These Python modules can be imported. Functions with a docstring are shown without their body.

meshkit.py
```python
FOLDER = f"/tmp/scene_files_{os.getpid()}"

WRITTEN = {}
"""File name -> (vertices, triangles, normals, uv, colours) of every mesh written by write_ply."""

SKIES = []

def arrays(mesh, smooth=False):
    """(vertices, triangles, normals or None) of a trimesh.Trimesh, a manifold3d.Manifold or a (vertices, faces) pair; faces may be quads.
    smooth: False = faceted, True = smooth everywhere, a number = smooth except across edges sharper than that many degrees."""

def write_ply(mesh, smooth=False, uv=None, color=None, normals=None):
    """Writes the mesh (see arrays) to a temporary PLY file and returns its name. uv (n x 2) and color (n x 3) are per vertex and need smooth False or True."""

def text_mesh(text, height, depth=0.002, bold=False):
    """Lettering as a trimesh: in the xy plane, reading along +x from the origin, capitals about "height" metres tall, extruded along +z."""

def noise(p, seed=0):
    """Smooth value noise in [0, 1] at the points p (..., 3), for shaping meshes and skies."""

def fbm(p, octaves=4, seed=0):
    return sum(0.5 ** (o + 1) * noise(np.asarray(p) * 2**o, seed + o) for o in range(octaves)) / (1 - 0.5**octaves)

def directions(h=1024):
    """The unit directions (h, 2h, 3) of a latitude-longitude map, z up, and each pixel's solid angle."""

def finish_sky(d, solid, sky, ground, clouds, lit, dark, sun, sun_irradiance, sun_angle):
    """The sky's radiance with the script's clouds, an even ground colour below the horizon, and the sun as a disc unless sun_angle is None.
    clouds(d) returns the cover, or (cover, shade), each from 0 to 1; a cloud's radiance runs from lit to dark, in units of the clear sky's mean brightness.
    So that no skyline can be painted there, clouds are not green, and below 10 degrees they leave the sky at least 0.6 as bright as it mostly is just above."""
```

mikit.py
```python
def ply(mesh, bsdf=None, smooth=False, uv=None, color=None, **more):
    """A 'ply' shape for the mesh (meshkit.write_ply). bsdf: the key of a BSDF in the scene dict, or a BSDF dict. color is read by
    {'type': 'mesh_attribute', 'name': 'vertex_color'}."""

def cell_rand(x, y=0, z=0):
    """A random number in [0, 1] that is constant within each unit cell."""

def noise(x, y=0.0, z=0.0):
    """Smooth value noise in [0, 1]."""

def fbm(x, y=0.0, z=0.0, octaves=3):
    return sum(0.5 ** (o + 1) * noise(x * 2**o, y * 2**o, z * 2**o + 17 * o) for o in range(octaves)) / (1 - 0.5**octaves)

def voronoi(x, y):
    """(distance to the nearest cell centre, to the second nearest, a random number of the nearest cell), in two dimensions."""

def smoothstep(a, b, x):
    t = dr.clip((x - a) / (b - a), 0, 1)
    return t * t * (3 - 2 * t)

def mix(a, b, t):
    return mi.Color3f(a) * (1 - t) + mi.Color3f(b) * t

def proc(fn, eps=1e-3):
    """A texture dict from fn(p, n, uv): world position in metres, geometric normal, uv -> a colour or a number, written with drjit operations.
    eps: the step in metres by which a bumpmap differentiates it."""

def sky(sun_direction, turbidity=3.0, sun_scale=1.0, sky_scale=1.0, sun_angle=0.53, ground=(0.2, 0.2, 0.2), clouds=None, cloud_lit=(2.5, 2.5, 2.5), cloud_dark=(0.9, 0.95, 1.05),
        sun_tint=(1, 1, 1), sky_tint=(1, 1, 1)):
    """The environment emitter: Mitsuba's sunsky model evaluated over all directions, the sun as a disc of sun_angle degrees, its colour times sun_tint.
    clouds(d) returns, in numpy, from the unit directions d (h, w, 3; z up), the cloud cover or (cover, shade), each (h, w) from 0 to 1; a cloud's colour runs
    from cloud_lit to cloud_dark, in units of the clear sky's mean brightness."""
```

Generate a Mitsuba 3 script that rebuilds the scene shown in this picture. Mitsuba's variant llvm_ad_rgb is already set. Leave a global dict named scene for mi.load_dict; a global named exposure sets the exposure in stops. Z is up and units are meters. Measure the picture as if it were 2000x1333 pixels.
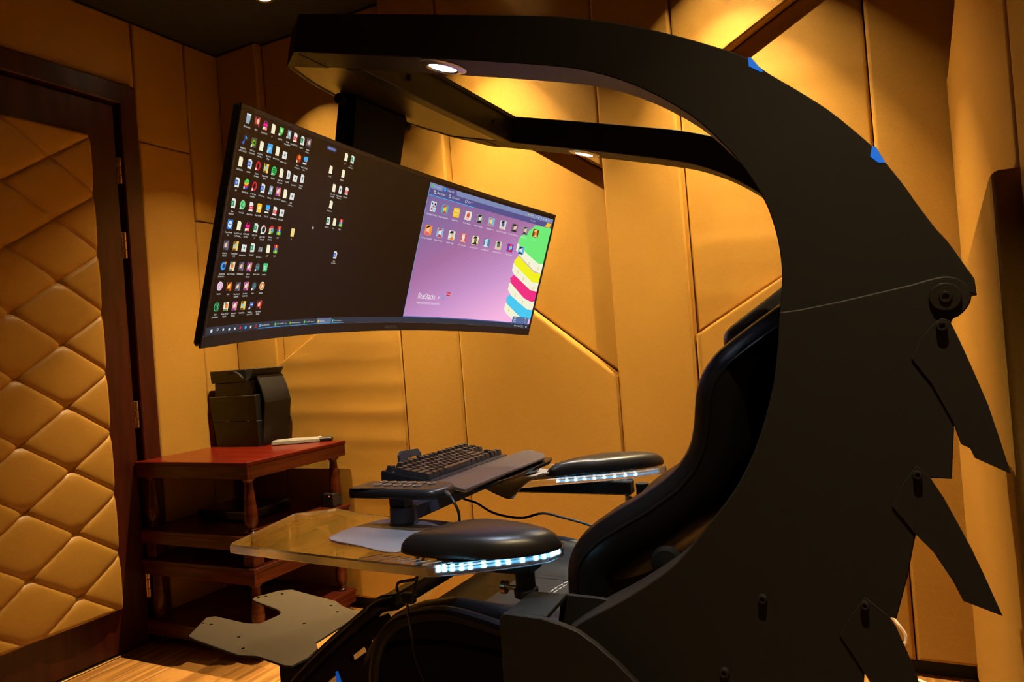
import math
import numpy as np, trimesh, mitsuba as mi, drjit as dr, manifold3d as m3, mapbox_earcut
import mikit, meshkit
from shapely.geometry import Polygon, Point, LineString, box as sbox
from shapely import affinity
from mikit import proc, noise, fbm, voronoi, mix, smoothstep, cell_rand, ply

T = mi.ScalarTransform4f
scene, labels = {}, {}
rad = math.radians

# ------------------------------------------------------------------ camera, lights, exposure
CAM = np.array([0.0, 0.0, 1.14])
yaw, pitch, roll, FPX = rad(27.0), rad(0.6), rad(-4.4), 1396.0
fwd = np.array([-math.sin(yaw) * math.cos(pitch), math.cos(yaw) * math.cos(pitch), math.sin(pitch)])
rgt = np.array([math.cos(yaw), math.sin(yaw), 0.0])
upv = np.cross(rgt, fwd)
upv = -rgt * math.sin(roll) + upv * math.cos(roll)
scene['camera'] = {'type': 'perspective', 'fov_axis': 'x', 'fov': 2 * math.degrees(math.atan(1000.0 / FPX)), 'near_clip': 0.02, 'far_clip': 50.0,
                   'to_world': T().look_at(origin=CAM.tolist(), target=(CAM + fwd).tolist(), up=upv.tolist())}
exposure = 0.0
WARM = np.array([1.0, 0.76, 0.40])            # halogen downlights in the ceiling
COOL = np.array([0.82, 0.95, 1.25])           # white LEDs under the two arms
LAMPS = [(-2.24, 2.30), (-1.295, 2.30), (-0.35, 2.30), (0.05, 0.33)]            # the last one stands behind the picture and grazes the chair's near side
LAMP_GAIN = [1.0, 1.0, 1.0, 0.5]
CEIL = 2.735
LAMP_SPILL, LAMP_BEAM = 8.2, 36.0             # candela-like units: wide spill and hot centre of a reflector lamp
LED_POWER = 1.15

# ------------------------------------------------------------------ materials
def rgb(r, g, b): return {'type': 'rgb', 'value': [float(r), float(g), float(b)]}
def lin(*c): return [((v / 255 + 0.055) / 1.055) ** 2.4 if v / 255 > 0.04045 else v / 255 / 12.92 for v in c]
def mat(key, d, two=True):
    scene[key] = {'type': 'twosided', 'bsdf': d} if two else d
    return key
def pbr(c, rough, metal=0.0, spec=0.5, coat=0.0, coat_gloss=0.9, **k):
    c = rgb(*c) if isinstance(c, (tuple, list)) else c
    return {'type': 'principled', 'base_color': c, 'roughness': rough, 'metallic': metal, 'specular': spec, 'clearcoat': coat, 'clearcoat_gloss': coat_gloss, **k}
def bumped(d, fn, scale, eps=4e-4): return {'type': 'bumpmap', 'arbitrary': proc(fn, eps), 'scale': scale, 'bsdf': d}

TAN = (0.345, 0.176, 0.029)
def speck(c, amt=0.25, s=900):
    return proc(lambda p, n, uv: mi.Color3f(*c) * (1 - amt / 2 + amt * noise(p.x * s, p.y * s, p.z * s)))
def leather_height(p, n, uv):
    return noise(p.x * 270, p.y * 270, p.z * 270) * 0.6 + noise(p.x * 560 + 9, p.y * 560, p.z * 560) * 0.4
def tan_color(p, n, uv):
    t = fbm(p.x * 2.3 + 3, p.y * 2.3, p.z * 2.3, 3)
    g = leather_height(p, n, uv)
    return mi.Color3f(*TAN) * (0.84 + 0.14 * t + 0.20 * g)
def wrinkle_height(p, n, uv):
    w = noise(p.x * 1.7 + p.y * 1.7, p.y * 0.4, p.z * 16 + 2.0 * noise(p.x * 2.1, p.y * 2.1, 4.0))
    return 0.8 * leather_height(p, n, uv) + 20.0 * dr.square(w) * noise(p.x * 1.3 + 7, p.y * 1.3, p.z * 1.5)
mat('tan_leather', bumped(pbr(proc(tan_color), 0.52, spec=0.22), leather_height, 0.00018))
mat('tan_wrinkled', bumped(pbr(proc(tan_color), 0.52, spec=0.22), wrinkle_height, 0.00024))
mat('door_leather', bumped(pbr(proc(tan_color), 0.44, spec=0.30), leather_height, 0.00007))
mat('backing_board', pbr(speck((0.24, 0.15, 0.08), 0.3, 300), 0.8))
mat('dark_wall', pbr((0.05, 0.035, 0.025), 0.8))
def wood(c0, c1, sx, sy, sz):
    def fn(p, n, uv):
        g = fbm(p.x * sx, p.y * sy, p.z * sz, 4)
        return mix(c0, c1, smoothstep(0.3, 0.7, g))
    return proc(fn)
mat('mahogany', pbr(wood((0.040, 0.0052, 0.0016), (0.072, 0.0100, 0.0028), 6, 6, 60), 0.32, spec=0.35, coat=0.3))
mat('mahogany_top', pbr(wood((0.052, 0.0026, 0.0007), (0.068, 0.0040, 0.0011), 5, 45, 45), 0.22, spec=0.25, coat=0.3))
mat('door_wood', pbr(wood((0.026, 0.0032, 0.0012), (0.044, 0.0055, 0.0018), 40, 40, 3), 0.36, spec=0.3, coat=0.15))
for i, (a, b) in enumerate((((0.20, 0.082, 0.016), (0.33, 0.150, 0.034)), ((0.185, 0.075, 0.015), (0.30, 0.135, 0.030)), ((0.215, 0.090, 0.018), (0.35, 0.162, 0.038)))):
    mat('oak_%d' % i, pbr(wood(a, b, 48 + 5 * i, 3.2, 30), 0.42, spec=0.4))
mat('ceiling_black', pbr((0.015, 0.0135, 0.013), 0.9))
mat('powder_black', pbr(speck((0.0102, 0.0088, 0.0076)), 0.55, spec=0.2))
mat('powder_soft', pbr(speck((0.0102, 0.0088, 0.0076)), 0.50, spec=0.28))
mat('canopy_steel', pbr(speck((0.080, 0.052, 0.028), 0.1), 0.38, metal=0.6, spec=0.5))
mat('mount_black', pbr((0.004, 0.004, 0.004), 0.6, spec=0.15))
mat('black_leather', bumped(pbr((0.0035, 0.0033, 0.0033), 0.35, spec=0.3), leather_height, 0.00005))
mat('pad_leather', bumped(pbr((0.010, 0.009, 0.0088), 0.34, spec=0.38), leather_height, 0.00005))
mat('seat_leather', bumped(pbr((0.017, 0.019, 0.022), 0.42, spec=0.35), leather_height, 0.00005))
mat('black_fabric', pbr(speck((0.010, 0.0095, 0.009), 0.5, 1500), 0.85, spec=0.2))
mat('black_plastic', pbr((0.014, 0.014, 0.015), 0.38, spec=0.5))
mat('gloss_black', pbr((0.008, 0.008, 0.009), 0.10, spec=0.5))
mat('satin_grey', pbr((0.062, 0.058, 0.056), 0.34, spec=0.5))
mat('slate_plastic', pbr((0.040, 0.048, 0.075), 0.36, spec=0.5))
mat('key_plastic', pbr((0.020, 0.020, 0.021), 0.30, spec=0.55))
mat('legend_grey', pbr((0.45, 0.46, 0.48), 0.5))
mat('button_silver', pbr((0.55, 0.56, 0.58), 0.28, metal=0.8))
mat('steel', pbr((0.50, 0.49, 0.47), 0.28, metal=1.0))
mat('brass', pbr((0.62, 0.40, 0.18), 0.30, metal=1.0))
mat('dark_steel', pbr((0.022, 0.020, 0.018), 0.34, metal=0.5))
mat('brushed_alu', pbr(speck((0.34, 0.34, 0.37), 0.12), 0.46, metal=0.45))
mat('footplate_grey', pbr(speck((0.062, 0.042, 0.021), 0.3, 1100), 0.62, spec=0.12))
mat('hole_black', pbr((0.004, 0.004, 0.004), 0.8))
mat('carton_black', pbr((0.011, 0.010, 0.010), 0.42, spec=0.45))
mat('thread_white', pbr((0.55, 0.55, 0.55), 0.6))
mat('cable_black', pbr((0.012, 0.012, 0.013), 0.42))
mat('cable_white', pbr((0.72, 0.68, 0.60), 0.4))
mat('plastic_wrap', pbr((0.20, 0.175, 0.15), 0.18, spec=0.8, coat=0.8))
mat('frost_white', pbr((0.55, 0.55, 0.58), 0.35))
mat('mat_grey', pbr(speck((0.20, 0.20, 0.215), 0.2, 1300), 0.6, spec=0.3))
mat('screen_glass', pbr((0.006, 0.005, 0.005), 0.25, spec=0.2))
scene['acrylic'] = {'type': 'dielectric', 'int_ior': 1.49, 'ext_ior': 1.0, 'specular_transmittance': rgb(0.97, 0.985, 0.99)}

scene['sawn_acrylic'] = {'type': 'roughdielectric', 'int_ior': 1.49, 'ext_ior': 1.0, 'alpha': 0.16, 'distribution': 'ggx'}

def glow(c, k=1.0, w=None):
    d = {'type': 'area', 'radiance': rgb(*(np.asarray(c) * k))}
    if w is not None: d['sampling_weight'] = float(w)
    return d

# ------------------------------------------------------------------ entries
def numbered(key):
    taken = lambda k: k in scene or k in labels or any(q.startswith(k + '__') for q in scene)
    if not taken(key): return key
    i = 1
    while taken('%s_%03d' % (key, i)): i += 1
    return '%s_%03d' % (key, i)
def thing(name, label, cat=None, group=None, kind=None):
    k = numbered(name)
    labels[k] = {'label': label}
    if cat: labels[k]['category'] = cat
    if group: labels[k]['group'] = group
    if kind: labels[k]['kind'] = kind
    return k
def obj(name, mesh, m, parent=None, smooth=30, label=None, cat=None, group=None, kind=None, **more):
    k = numbered((parent + '__' if parent else '') + name)
    scene[k] = ply(mesh, m, smooth, **more)
    d = {a: b for a, b in (('label', label), ('category', cat), ('group', group), ('kind', kind)) if b}
    if d: labels[k] = d
    return k
def copy_entry(name, source, parent, to_world):
    k = numbered(parent + '__' + name)
    scene[k] = {**scene[source], 'to_world': to_world}
    return k

# ------------------------------------------------------------------ mesh helpers
def tm(v, f): return trimesh.Trimesh(np.asarray(v, float), np.asarray(f, int), process=False)
def cat(*ms): return trimesh.util.concatenate([m for m in ms])
def hull(pts): return trimesh.convex.convex_hull(np.asarray(pts, float))
def cbox(x0, x1, y0, y1, z0, z1, c=0.002):
    P = []
    for x, sx in ((x0, 1), (x1, -1)):
        for y, sy in ((y0, 1), (y1, -1)):
            for z, sz in ((z0, 1), (z1, -1)):
                P += [(x + sx * c, y + sy * c, z), (x + sx * c, y, z + sz * c), (x, y + sy * c, z + sz * c)]
    return hull(P)
def rbox(x0, x1, y0, y1, z0, z1, r, n=14):
    s = m3.Manifold.sphere(r, n)
    return m2t(m3.Manifold.batch_hull([s.translate((x, y, z)) for x in (x0 + r, x1 - r) for y in (y0 + r, y1 - r) for z in (z0 + r, z1 - r)]))
def m2t(m):
    q = m.to_mesh()
    return tm(q.vert_properties[:, :3], q.tri_verts)
def t2m(t): return m3.Manifold(m3.Mesh(np.asarray(t.vertices, np.float32), np.asarray(t.faces, np.uint32)))
def ccw(p):
    p = np.asarray(p, float)
    a = 0.5 * np.sum(p[:, 0] * np.roll(p[:, 1], -1) - np.roll(p[:, 0], -1) * p[:, 1])
    return p if a > 0 else p[::-1].copy()
def inset(p, d):
    if d == 0: return p
    e = np.roll(p, -1, 0) - p
    e /= np.maximum(np.linalg.norm(e, axis=1, keepdims=True), 1e-12)
    n = np.stack([-e[:, 1], e[:, 0]], 1)
    n0 = np.roll(n, 1, 0)
    b = n + n0
    k = np.maximum(1 + (n * n0).sum(1, keepdims=True), 0.3)
    return p + d * b / k
def earcut(p): return mapbox_earcut.triangulate_float64(np.ascontiguousarray(p), np.array([len(p)], np.uint32)).reshape(-1, 3)
def layers(poly, levels):
    """A solid from one outline: levels = [(height, inset), ...] from bottom to top."""
    p = ccw(poly)
    n = len(p)
    V, Fc = [], []
    for h, d in levels: V.append(np.column_stack([inset(p, d), np.full(n, h)]))
    i = np.arange(n); j = (i + 1) % n
    for k in range(len(levels) - 1):
        a, b = k * n, (k + 1) * n
        Fc += [np.stack([a + i, a + j, b + j], 1), np.stack([a + i, b + j, b + i], 1)]
    Fc.append(earcut(V[0][:, :2])[:, ::-1])
    Fc.append(earcut(V[-1][:, :2]) + (len(levels) - 1) * n)
    m = tm(np.vstack(V), np.vstack(Fc))
    return m
def prism(poly, h, c=0.0):
    return layers(poly, [(0, c), (c, 0), (h - c, 0), (h, c)] if c else [(0, 0), (h, 0)])
def remap(m, fn):
    v = np.asarray(fn(np.asarray(m.vertices)), float)
    m = tm(v, m.faces)
    if m.volume < 0: m = tm(v, m.faces[:, ::-1])
    return m
def prism_y(poly, y0, y1, c=0.0): return remap(prism(poly, y1 - y0, c), lambda v: np.stack([v[:, 0], y0 + v[:, 2], v[:, 1]], 1))
def prism_z(poly, z0, z1, c=0.0): return remap(prism(poly, z1 - z0, c), lambda v: v + [0, 0, z0])
def prism_x(poly, x0, x1, c=0.0): return remap(prism(poly, x1 - x0, c), lambda v: np.stack([x0 + v[:, 2], v[:, 0], v[:, 1]], 1))
def spline(pts, n=6, closed=False):
    p = np.asarray(pts, float)
    q = np.vstack([p[-1:], p, p[:2]]) if closed else np.vstack([2 * p[:1] - p[1:2], p, 2 * p[-1:] - p[-2:-1]])
    out, m = [], len(p) if closed else len(p) - 1
    for i in range(m):
        a, b, c, d = q[i:i + 4]
        for t in np.arange(n) / n:
            out.append(0.5 * (2 * b + (c - a) * t + (2 * a - 5 * b + 4 * c - d) * t * t + (3 * b - a - 3 * c + d) * t ** 3))
    if not closed: out.append(p[-1])
    return np.array(out)
def tube(pts, r, n=10, smooth=5, cap=True):
    p = spline(pts, smooth) if smooth > 1 else np.asarray(pts, float)
    t = np.gradient(p, axis=0)
    t /= np.linalg.norm(t, axis=1, keepdims=True)
    u = np.cross(t[0], [0.3, 0.2, 0.9]); u /= np.linalg.norm(u)
    rs = np.full(len(p), r) if np.isscalar(r) else np.interp(np.linspace(0, 1, len(p)), np.linspace(0, 1, len(r)), r)
    V, a = [], np.arange(n) * 2 * np.pi / n
    for k in range(len(p)):
        u = u - t[k] * (u @ t[k]); u /= np.linalg.norm(u)
        w = np.cross(t[k], u)
        V.append(p[k] + rs[k] * (np.cos(a)[:, None] * u + np.sin(a)[:, None] * w))
    i = np.arange(n); j = (i + 1) % n
    Fc = []
    for k in range(len(p) - 1): Fc += [np.stack([k * n + i, k * n + j, (k + 1) * n + j], 1), np.stack([k * n + i, (k + 1) * n + j, (k + 1) * n + i], 1)]
    V = np.vstack(V)
    if cap:
        c0, c1 = len(V), len(V) + 1
        V = np.vstack([V, p[:1], p[-1:]])
        Fc += [np.stack([j, i, i * 0 + c0], 1), np.stack([(len(p) - 1) * n + i, (len(p) - 1) * n + j, i * 0 + c1], 1)]
    return tm(V, np.vstack(Fc))
def lathe(profile, n=28):
    p = np.asarray(profile, float)
    a = np.arange(n) * 2 * np.pi / n
    V = np.vstack([np.stack([r * np.cos(a), r * np.sin(a), np.full(n, z)], 1) for r, z in p])
    i = np.arange(n); j = (i + 1) % n
    Fc = []
    for k in range(len(p) - 1): Fc += [np.stack([k * n + i, k * n + j, (k + 1) * n + j], 1), np.stack([k * n + i, (k + 1) * n + j, (k + 1) * n + i], 1)]
    m = tm(V, np.vstack(Fc))
    m = trimesh.Trimesh(m.vertices, m.faces, process=True)
    if m.volume < 0: m.invert()
    return tm(m.vertices, m.faces)
def grid(P):
    a, b = P.shape[:2]
    i = np.arange(a * b).reshape(a, b)
    q = np.stack([i[:-1, :-1], i[1:, :-1], i[1:, 1:], i[:-1, 1:]], -1).reshape(-1, 4)
    return tm(P.reshape(-1, 3), np.vstack([q[:, [0, 1, 2]], q[:, [0, 2, 3]]]))
def ringloft(rings):
    """Closed solid through rings (k, n, 3), ends capped with fans."""
    R = np.asarray(rings, float)
    k, n = R.shape[:2]
    V = np.vstack([R.reshape(-1, 3), R[0].mean(0, keepdims=True), R[-1].mean(0, keepdims=True)])
    i = np.arange(n); j = (i + 1) % n
    Fc = []
    for s in range(k - 1): Fc += [np.stack([s * n + i, s * n + j, (s + 1) * n + j], 1), np.stack([s * n + i, (s + 1) * n + j, (s + 1) * n + i], 1)]
    Fc += [np.stack([j, i, i * 0 + k * n], 1), np.stack([(k - 1) * n + i, (k - 1) * n + j, i * 0 + k * n + 1], 1)]
    m = tm(V, np.vstack(Fc))
    if m.volume < 0: m.invert()
    return m
def moved(m, M):
    m = m.copy(); m.apply_transform(np.asarray(M, float))
    return m
def rotm(axis, deg, at=(0, 0, 0)): return trimesh.transformations.rotation_matrix(rad(deg), axis, at)
def shift(m, x, y, z): return tm(np.asarray(m.vertices) + [x, y, z], m.faces)

# ================================================================== THE ROOM
XL, YB, XR = -2.87, 2.62, 0.245
YF = -2.2
ROUND = [(0.0, 0.0)]
def panel_mesh(poly, d, r=0.012):
    p = inset(ccw(poly), 0.0014)
    return layers(p, [(0, 0), (d - r, 0)] + [(d - r + r * math.sin(rad(t)), r * (1 - math.cos(rad(t)))) for t in (22.5, 45, 67.5, 90)])
def panel_back(poly, yf, r=0.012, m='tan_leather'):
    yb = YB + 0.045
    obj('panel', remap(panel_mesh(poly, yb - yf, r), lambda v: np.stack([v[:, 0], yb - v[:, 2], v[:, 1]], 1)), m, 'wall_back')
def panel_left(poly, xf, r=0.012, m='tan_leather', parent='wall_left'):
    xb = XL - 0.045
    obj('panel', remap(panel_mesh(poly, xf - xb, r), lambda v: np.stack([xb + v[:, 2], v[:, 0], v[:, 1]], 1)), m, parent)
def panel_right(poly, xf, r=0.012, m='tan_leather'):
    xb = XR + 0.09
    obj('panel', remap(panel_mesh(poly, xb - xf, r), lambda v: np.stack([xb - v[:, 2], v[:, 0], v[:, 1]], 1)), m, 'wall_right')

obj('floor', cbox(XL - .2, XR + .2, YF - .2, YB + .2, -0.12, -0.012), 'backing_board', kind='structure', label='light oak laminate plank floor')
rng = np.random.default_rng(5)
pw, x = 0.128, XL - 0.05
row = 0
while x < XR + 0.1:
    y = YF - rng.uniform(0, 1.0)
    while y < YB + 0.1:
        y1 = y + 1.21
        a, b = max(y, YF - .1), min(y1, YB + .06)
        if b - a > 0.05: obj('plank', cbox(x + .0006, x + pw - .0006, a + .0006, b - .0006, -0.012, 0.0, 0.0012), 'oak_%d' % rng.integers(3), 'floor', smooth=False)
        y = y1
    x += pw
obj('ceiling', cbox(XL - .2, XR + .2, YF - .2, YB + .2, CEIL, CEIL + .15), 'ceiling_black', kind='structure', label='matte black ceiling')

obj('wall_back', cbox(XL - .2, XR + .2, YB + .045, YB + .16, -.1, CEIL + .1), 'backing_board', kind='structure', label='back wall clad in padded tan leather acoustic panels')
Z0, Z1 = 0.05, CEIL - 0.004
P0, P1, P2 = YB, YB - 0.042, YB - 0.055      # recessed, proud, most proud
R = lambda a, b, z0, z1: [(a, z0), (b, z0), (b, z1), (a, z1)]
panel_back(R(XL, -2.60, Z0, Z1), P1)
panel_back([(-2.60, Z0), (-1.862, Z0), (-1.862, 1.54), (-2.60, 1.15)], P1, m='tan_wrinkled')
panel_back([(-2.60, 1.15), (-1.862, 1.54), (-1.862, Z1), (-2.60, Z1)], P0)
panel_back(R(-1.862, -1.565, Z0, Z1), P1)
panel_back([(-1.565, Z0), (-.874, Z0), (-.874, 1.005), (-1.565, 1.57)], P1)
panel_back([(-1.565, 1.57), (-.874, 1.005), (-.874, 1.79), (-1.565, 2.29)], P0)
panel_back([(-1.565, 2.29), (-.874, 1.79), (-.874, Z1), (-1.565, Z1)], P1)
panel_back(R(-.874, -.580, Z0, Z1), P2)
panel_back([(-.580, Z0), (.037, Z0), (.037, 1.49), (-.580, 1.138)], P1)
panel_back([(-.580, 1.138), (.037, 1.49), (.037, 2.345), (-.580, 2.025)], P0, m='tan_wrinkled')
panel_back([(-.580, 2.025), (.037, 2.345), (.037, Z1), (-.580, Z1)], P1)
panel_back(R(.037, .33, Z0, Z1), P1)
obj('baseboard_back', cbox(XL, XR + .08, YB - .012, YB + .045, 0.0, Z0 - .002, .003), 'hole_black', kind='structure', label='black recessed baseboard under the back wall panels')

# left wall with the door
DOOR = 2.10
obj('wall_left', cbox(XL - .2, XL - .045, YF - .2, YB + .2, -.1, CEIL + .1), 'backing_board', kind='structure', label='left wall clad in tan leather panels around the door')
panel_left([(0.45, 2.432), (2.115, 2.432), (2.115, Z1), (0.45, Z1)], XL)
panel_left([(2.115, Z0), (2.39, Z0), (2.39, 2.195), (2.115, 2.195)], XL)
panel_left([(2.115, 2.195), (2.39, 2.195), (2.39, Z1), (2.115, Z1)], XL)
panel_left([(2.39, Z0), (2.61, Z0), (2.61, 1.87), (2.39, 1.87)], XL)
panel_left([(2.39, 1.87), (2.61, 1.87), (2.61, Z1), (2.39, Z1)], XL)
panel_left([(-.2, Z0), (0.40, Z0), (0.40, Z1), (-.2, Z1)], XL)
panel_left([(-.9, Z0), (-.2, Z0), (-.2, Z1), (-.9, Z1)], XL)
panel_left([(YF, Z0), (-.9, Z0), (-.9, Z1), (YF, Z1)], XL)
door = thing('door_1', 'dark red wooden door with a diamond tufted tan leather panel', kind='structure')
obj('frame', prism_x([(0.45, 0), (0.53, 0), (0.53, 2.335), (2.02, 2.335), (2.02, 0), (DOOR, 0), (DOOR, 2.425), (0.45, 2.425)], XL - .05, XL + .022, .004), 'door_wood', door)
obj('stop', prism_x([(0.53, 0.0), (2.02, 0.0), (2.02, 2.335), (0.53, 2.335)], XL - .12, XL - .09), 'backing_board', door)
obj('leaf', cbox(XL - .045, XL + .004, 0.545, 2.000, .008, 2.322, .004), 'door_wood', door)
def tufted():
    y0, y1, z0, z1 = 0.665, 1.88, 0.186, 2.168
    ny, nz = 430, 700
    Y, Z = np.meshgrid(np.linspace(y0, y1, ny), np.linspace(z0, z1, nz), indexing='ij')
    a, b = (Y - 1.705) / 0.364, (Z - 0.296) / 0.249
    s, t = a + b, a - b
    ds, dt = (s - np.round(s)), (t - np.round(t))
    dl = np.minimum(np.abs(ds), np.abs(dt)) / 4.866
    f = np.abs(np.sin(np.pi * s) * np.sin(np.pi * t))
    h = 0.017 + 0.008 * (1 - np.exp(-dl / .007)) + 0.007 * np.sqrt(f)
    d2 = ((ds + dt) / 2 * .364) ** 2 + ((ds - dt) / 2 * .249) ** 2
    h -= 0.015 * np.exp(-(d2 / 0.021 ** 2) ** .75)
    lo = np.minimum.reduce([Y - y0, y1 - Y, Z - z0, z1 - Z])
    e = np.clip(lo / 0.02, 0, 1)
    h = h * np.sqrt(np.clip(1 - (1 - e) ** 2, 0, 1))
    return grid(np.stack([XL + .004 + h, Y, Z], -1))
tf = tufted()
if np.mean(trimesh.Trimesh(tf.vertices, tf.faces, process=False).face_normals[:, 0]) < 0: tf = tm(tf.vertices, tf.faces[:, ::-1])
pad = obj('upholstered_panel', tf, 'door_leather', door, smooth=True)
for col, zz in ((1.705, [0.296 + .249 * k for k in range(8)]), (1.523, [0.4205 + .249 * k for k in range(7)]), (1.341, [0.296 + .249 * k for k in range(8)])):
    for z in zz:
        bt = moved(lathe([(0, 0), (.008, .0), (.0085, .002), (.006, .0045), (0, .0055)], 14), rotm([0, 1, 0], 90))
        obj('button', shift(bt, XL + .0015, col, z), 'door_leather', pad)
for z in (2.04, 1.713, 0.98, 0.25):
    h = obj('hinge', cat(cbox(XL + .002, XL + .0060, 1.997, 2.008, z - .058, z + .058, .001)), 'brass', door)
    for k in range(3):
        kn = lathe([(0, -.019), (.006, -.018), (.0068, -.016), (.0068, .016), (.006, .018), (0, .019)], 14)
        obj('knuckle', shift(kn, XL + .009, 2.008, z + (k - 1) * .039), 'brass', h)
obj('threshold', cbox(XL + .006, XL + .022, 0.535, 2.015, 0.0002, .007, .002), 'brass', door, label='thin brass threshold strip')

# right wall
obj('wall_right', cbox(XR + .09, XR + .22, YF - .2, YB + .2, -.1, CEIL + .1), 'backing_board', kind='structure', label='right wall clad in overlapping tan leather panels')
panel_right([(1.55, 0.0), (2.62, 0.0), (2.62, 1.10), (1.55, 1.395)], 0.200, .016)
panel_right([(1.56, 1.40), (2.575, 1.115), (2.575, 1.87), (2.52, 1.87), (2.232, 1.968), (1.30, 2.285), (1.56, Z1)][:5] + [(2.0, Z1), (1.56, Z1)], XR, .014)
panel_right([(2.58, 1.882), (2.525, 1.882), (2.24, 1.98), (2.01, Z1), (2.58, Z1)], XR + .045, .008)
panel_right([(0.75, 0.0), (1.545, 0.0), (1.545, Z1), (0.75, Z1)], XR, .014)
panel_right([(-.2, 0.0), (0.745, 0.0), (0.745, Z1), (-.2, Z1)], XR, .014)
panel_right([(YF, 0.0), (-.205, 0.0), (-.205, Z1), (YF, Z1)], XR, .014)
obj('wall_front', cbox(XL - .2, XR + .2, YF - .16, YF, -.1, CEIL + .1), 'dark_wall', kind='structure', label='plain dark wall behind the camera')

# ceiling downlights
for n, (lx, ly) in enumerate(LAMPS):
    k = thing('ceiling_light', 'warm recessed downlight in the black ceiling ' + ('over the shelf in the corner', 'above the middle of the back wall', 'above the far end of the back wall', 'beside the right wall, in front of the chair')[n], 'ceiling light', 'recessed downlights in the ceiling')
    obj('trim_ring', shift(lathe([(.030, -.001), (.044, -.001), (.047, -.004), (.044, -.007), (.036, -.006), (.030, -.004), (.030, -.001)], 36), lx, ly, CEIL), 'steel', k)
    obj('lens', shift(lathe([(0, -.002), (.029, -.002), (.027, -.0045), (.015, -.0065), (0, -.007)], 28), lx, ly, CEIL), 'frost_white', k, emitter=glow(WARM, 40.0, 0.0))
    for tag, inten, b0, b1 in (('spill', LAMP_SPILL, 26.0, 41.0), ('beam', LAMP_BEAM, 16.0, 31.0)):
        scene['downlight_%s_%d' % (tag, n)] = {'type': 'spot', 'intensity': rgb(*(WARM * inten * LAMP_GAIN[n])), 'cutoff_angle': b1, 'beam_width': b0,
            'to_world': T().look_at(origin=[lx, ly, CEIL - .012], target=[lx, ly, 0], up=[0, 1, 0])}

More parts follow.
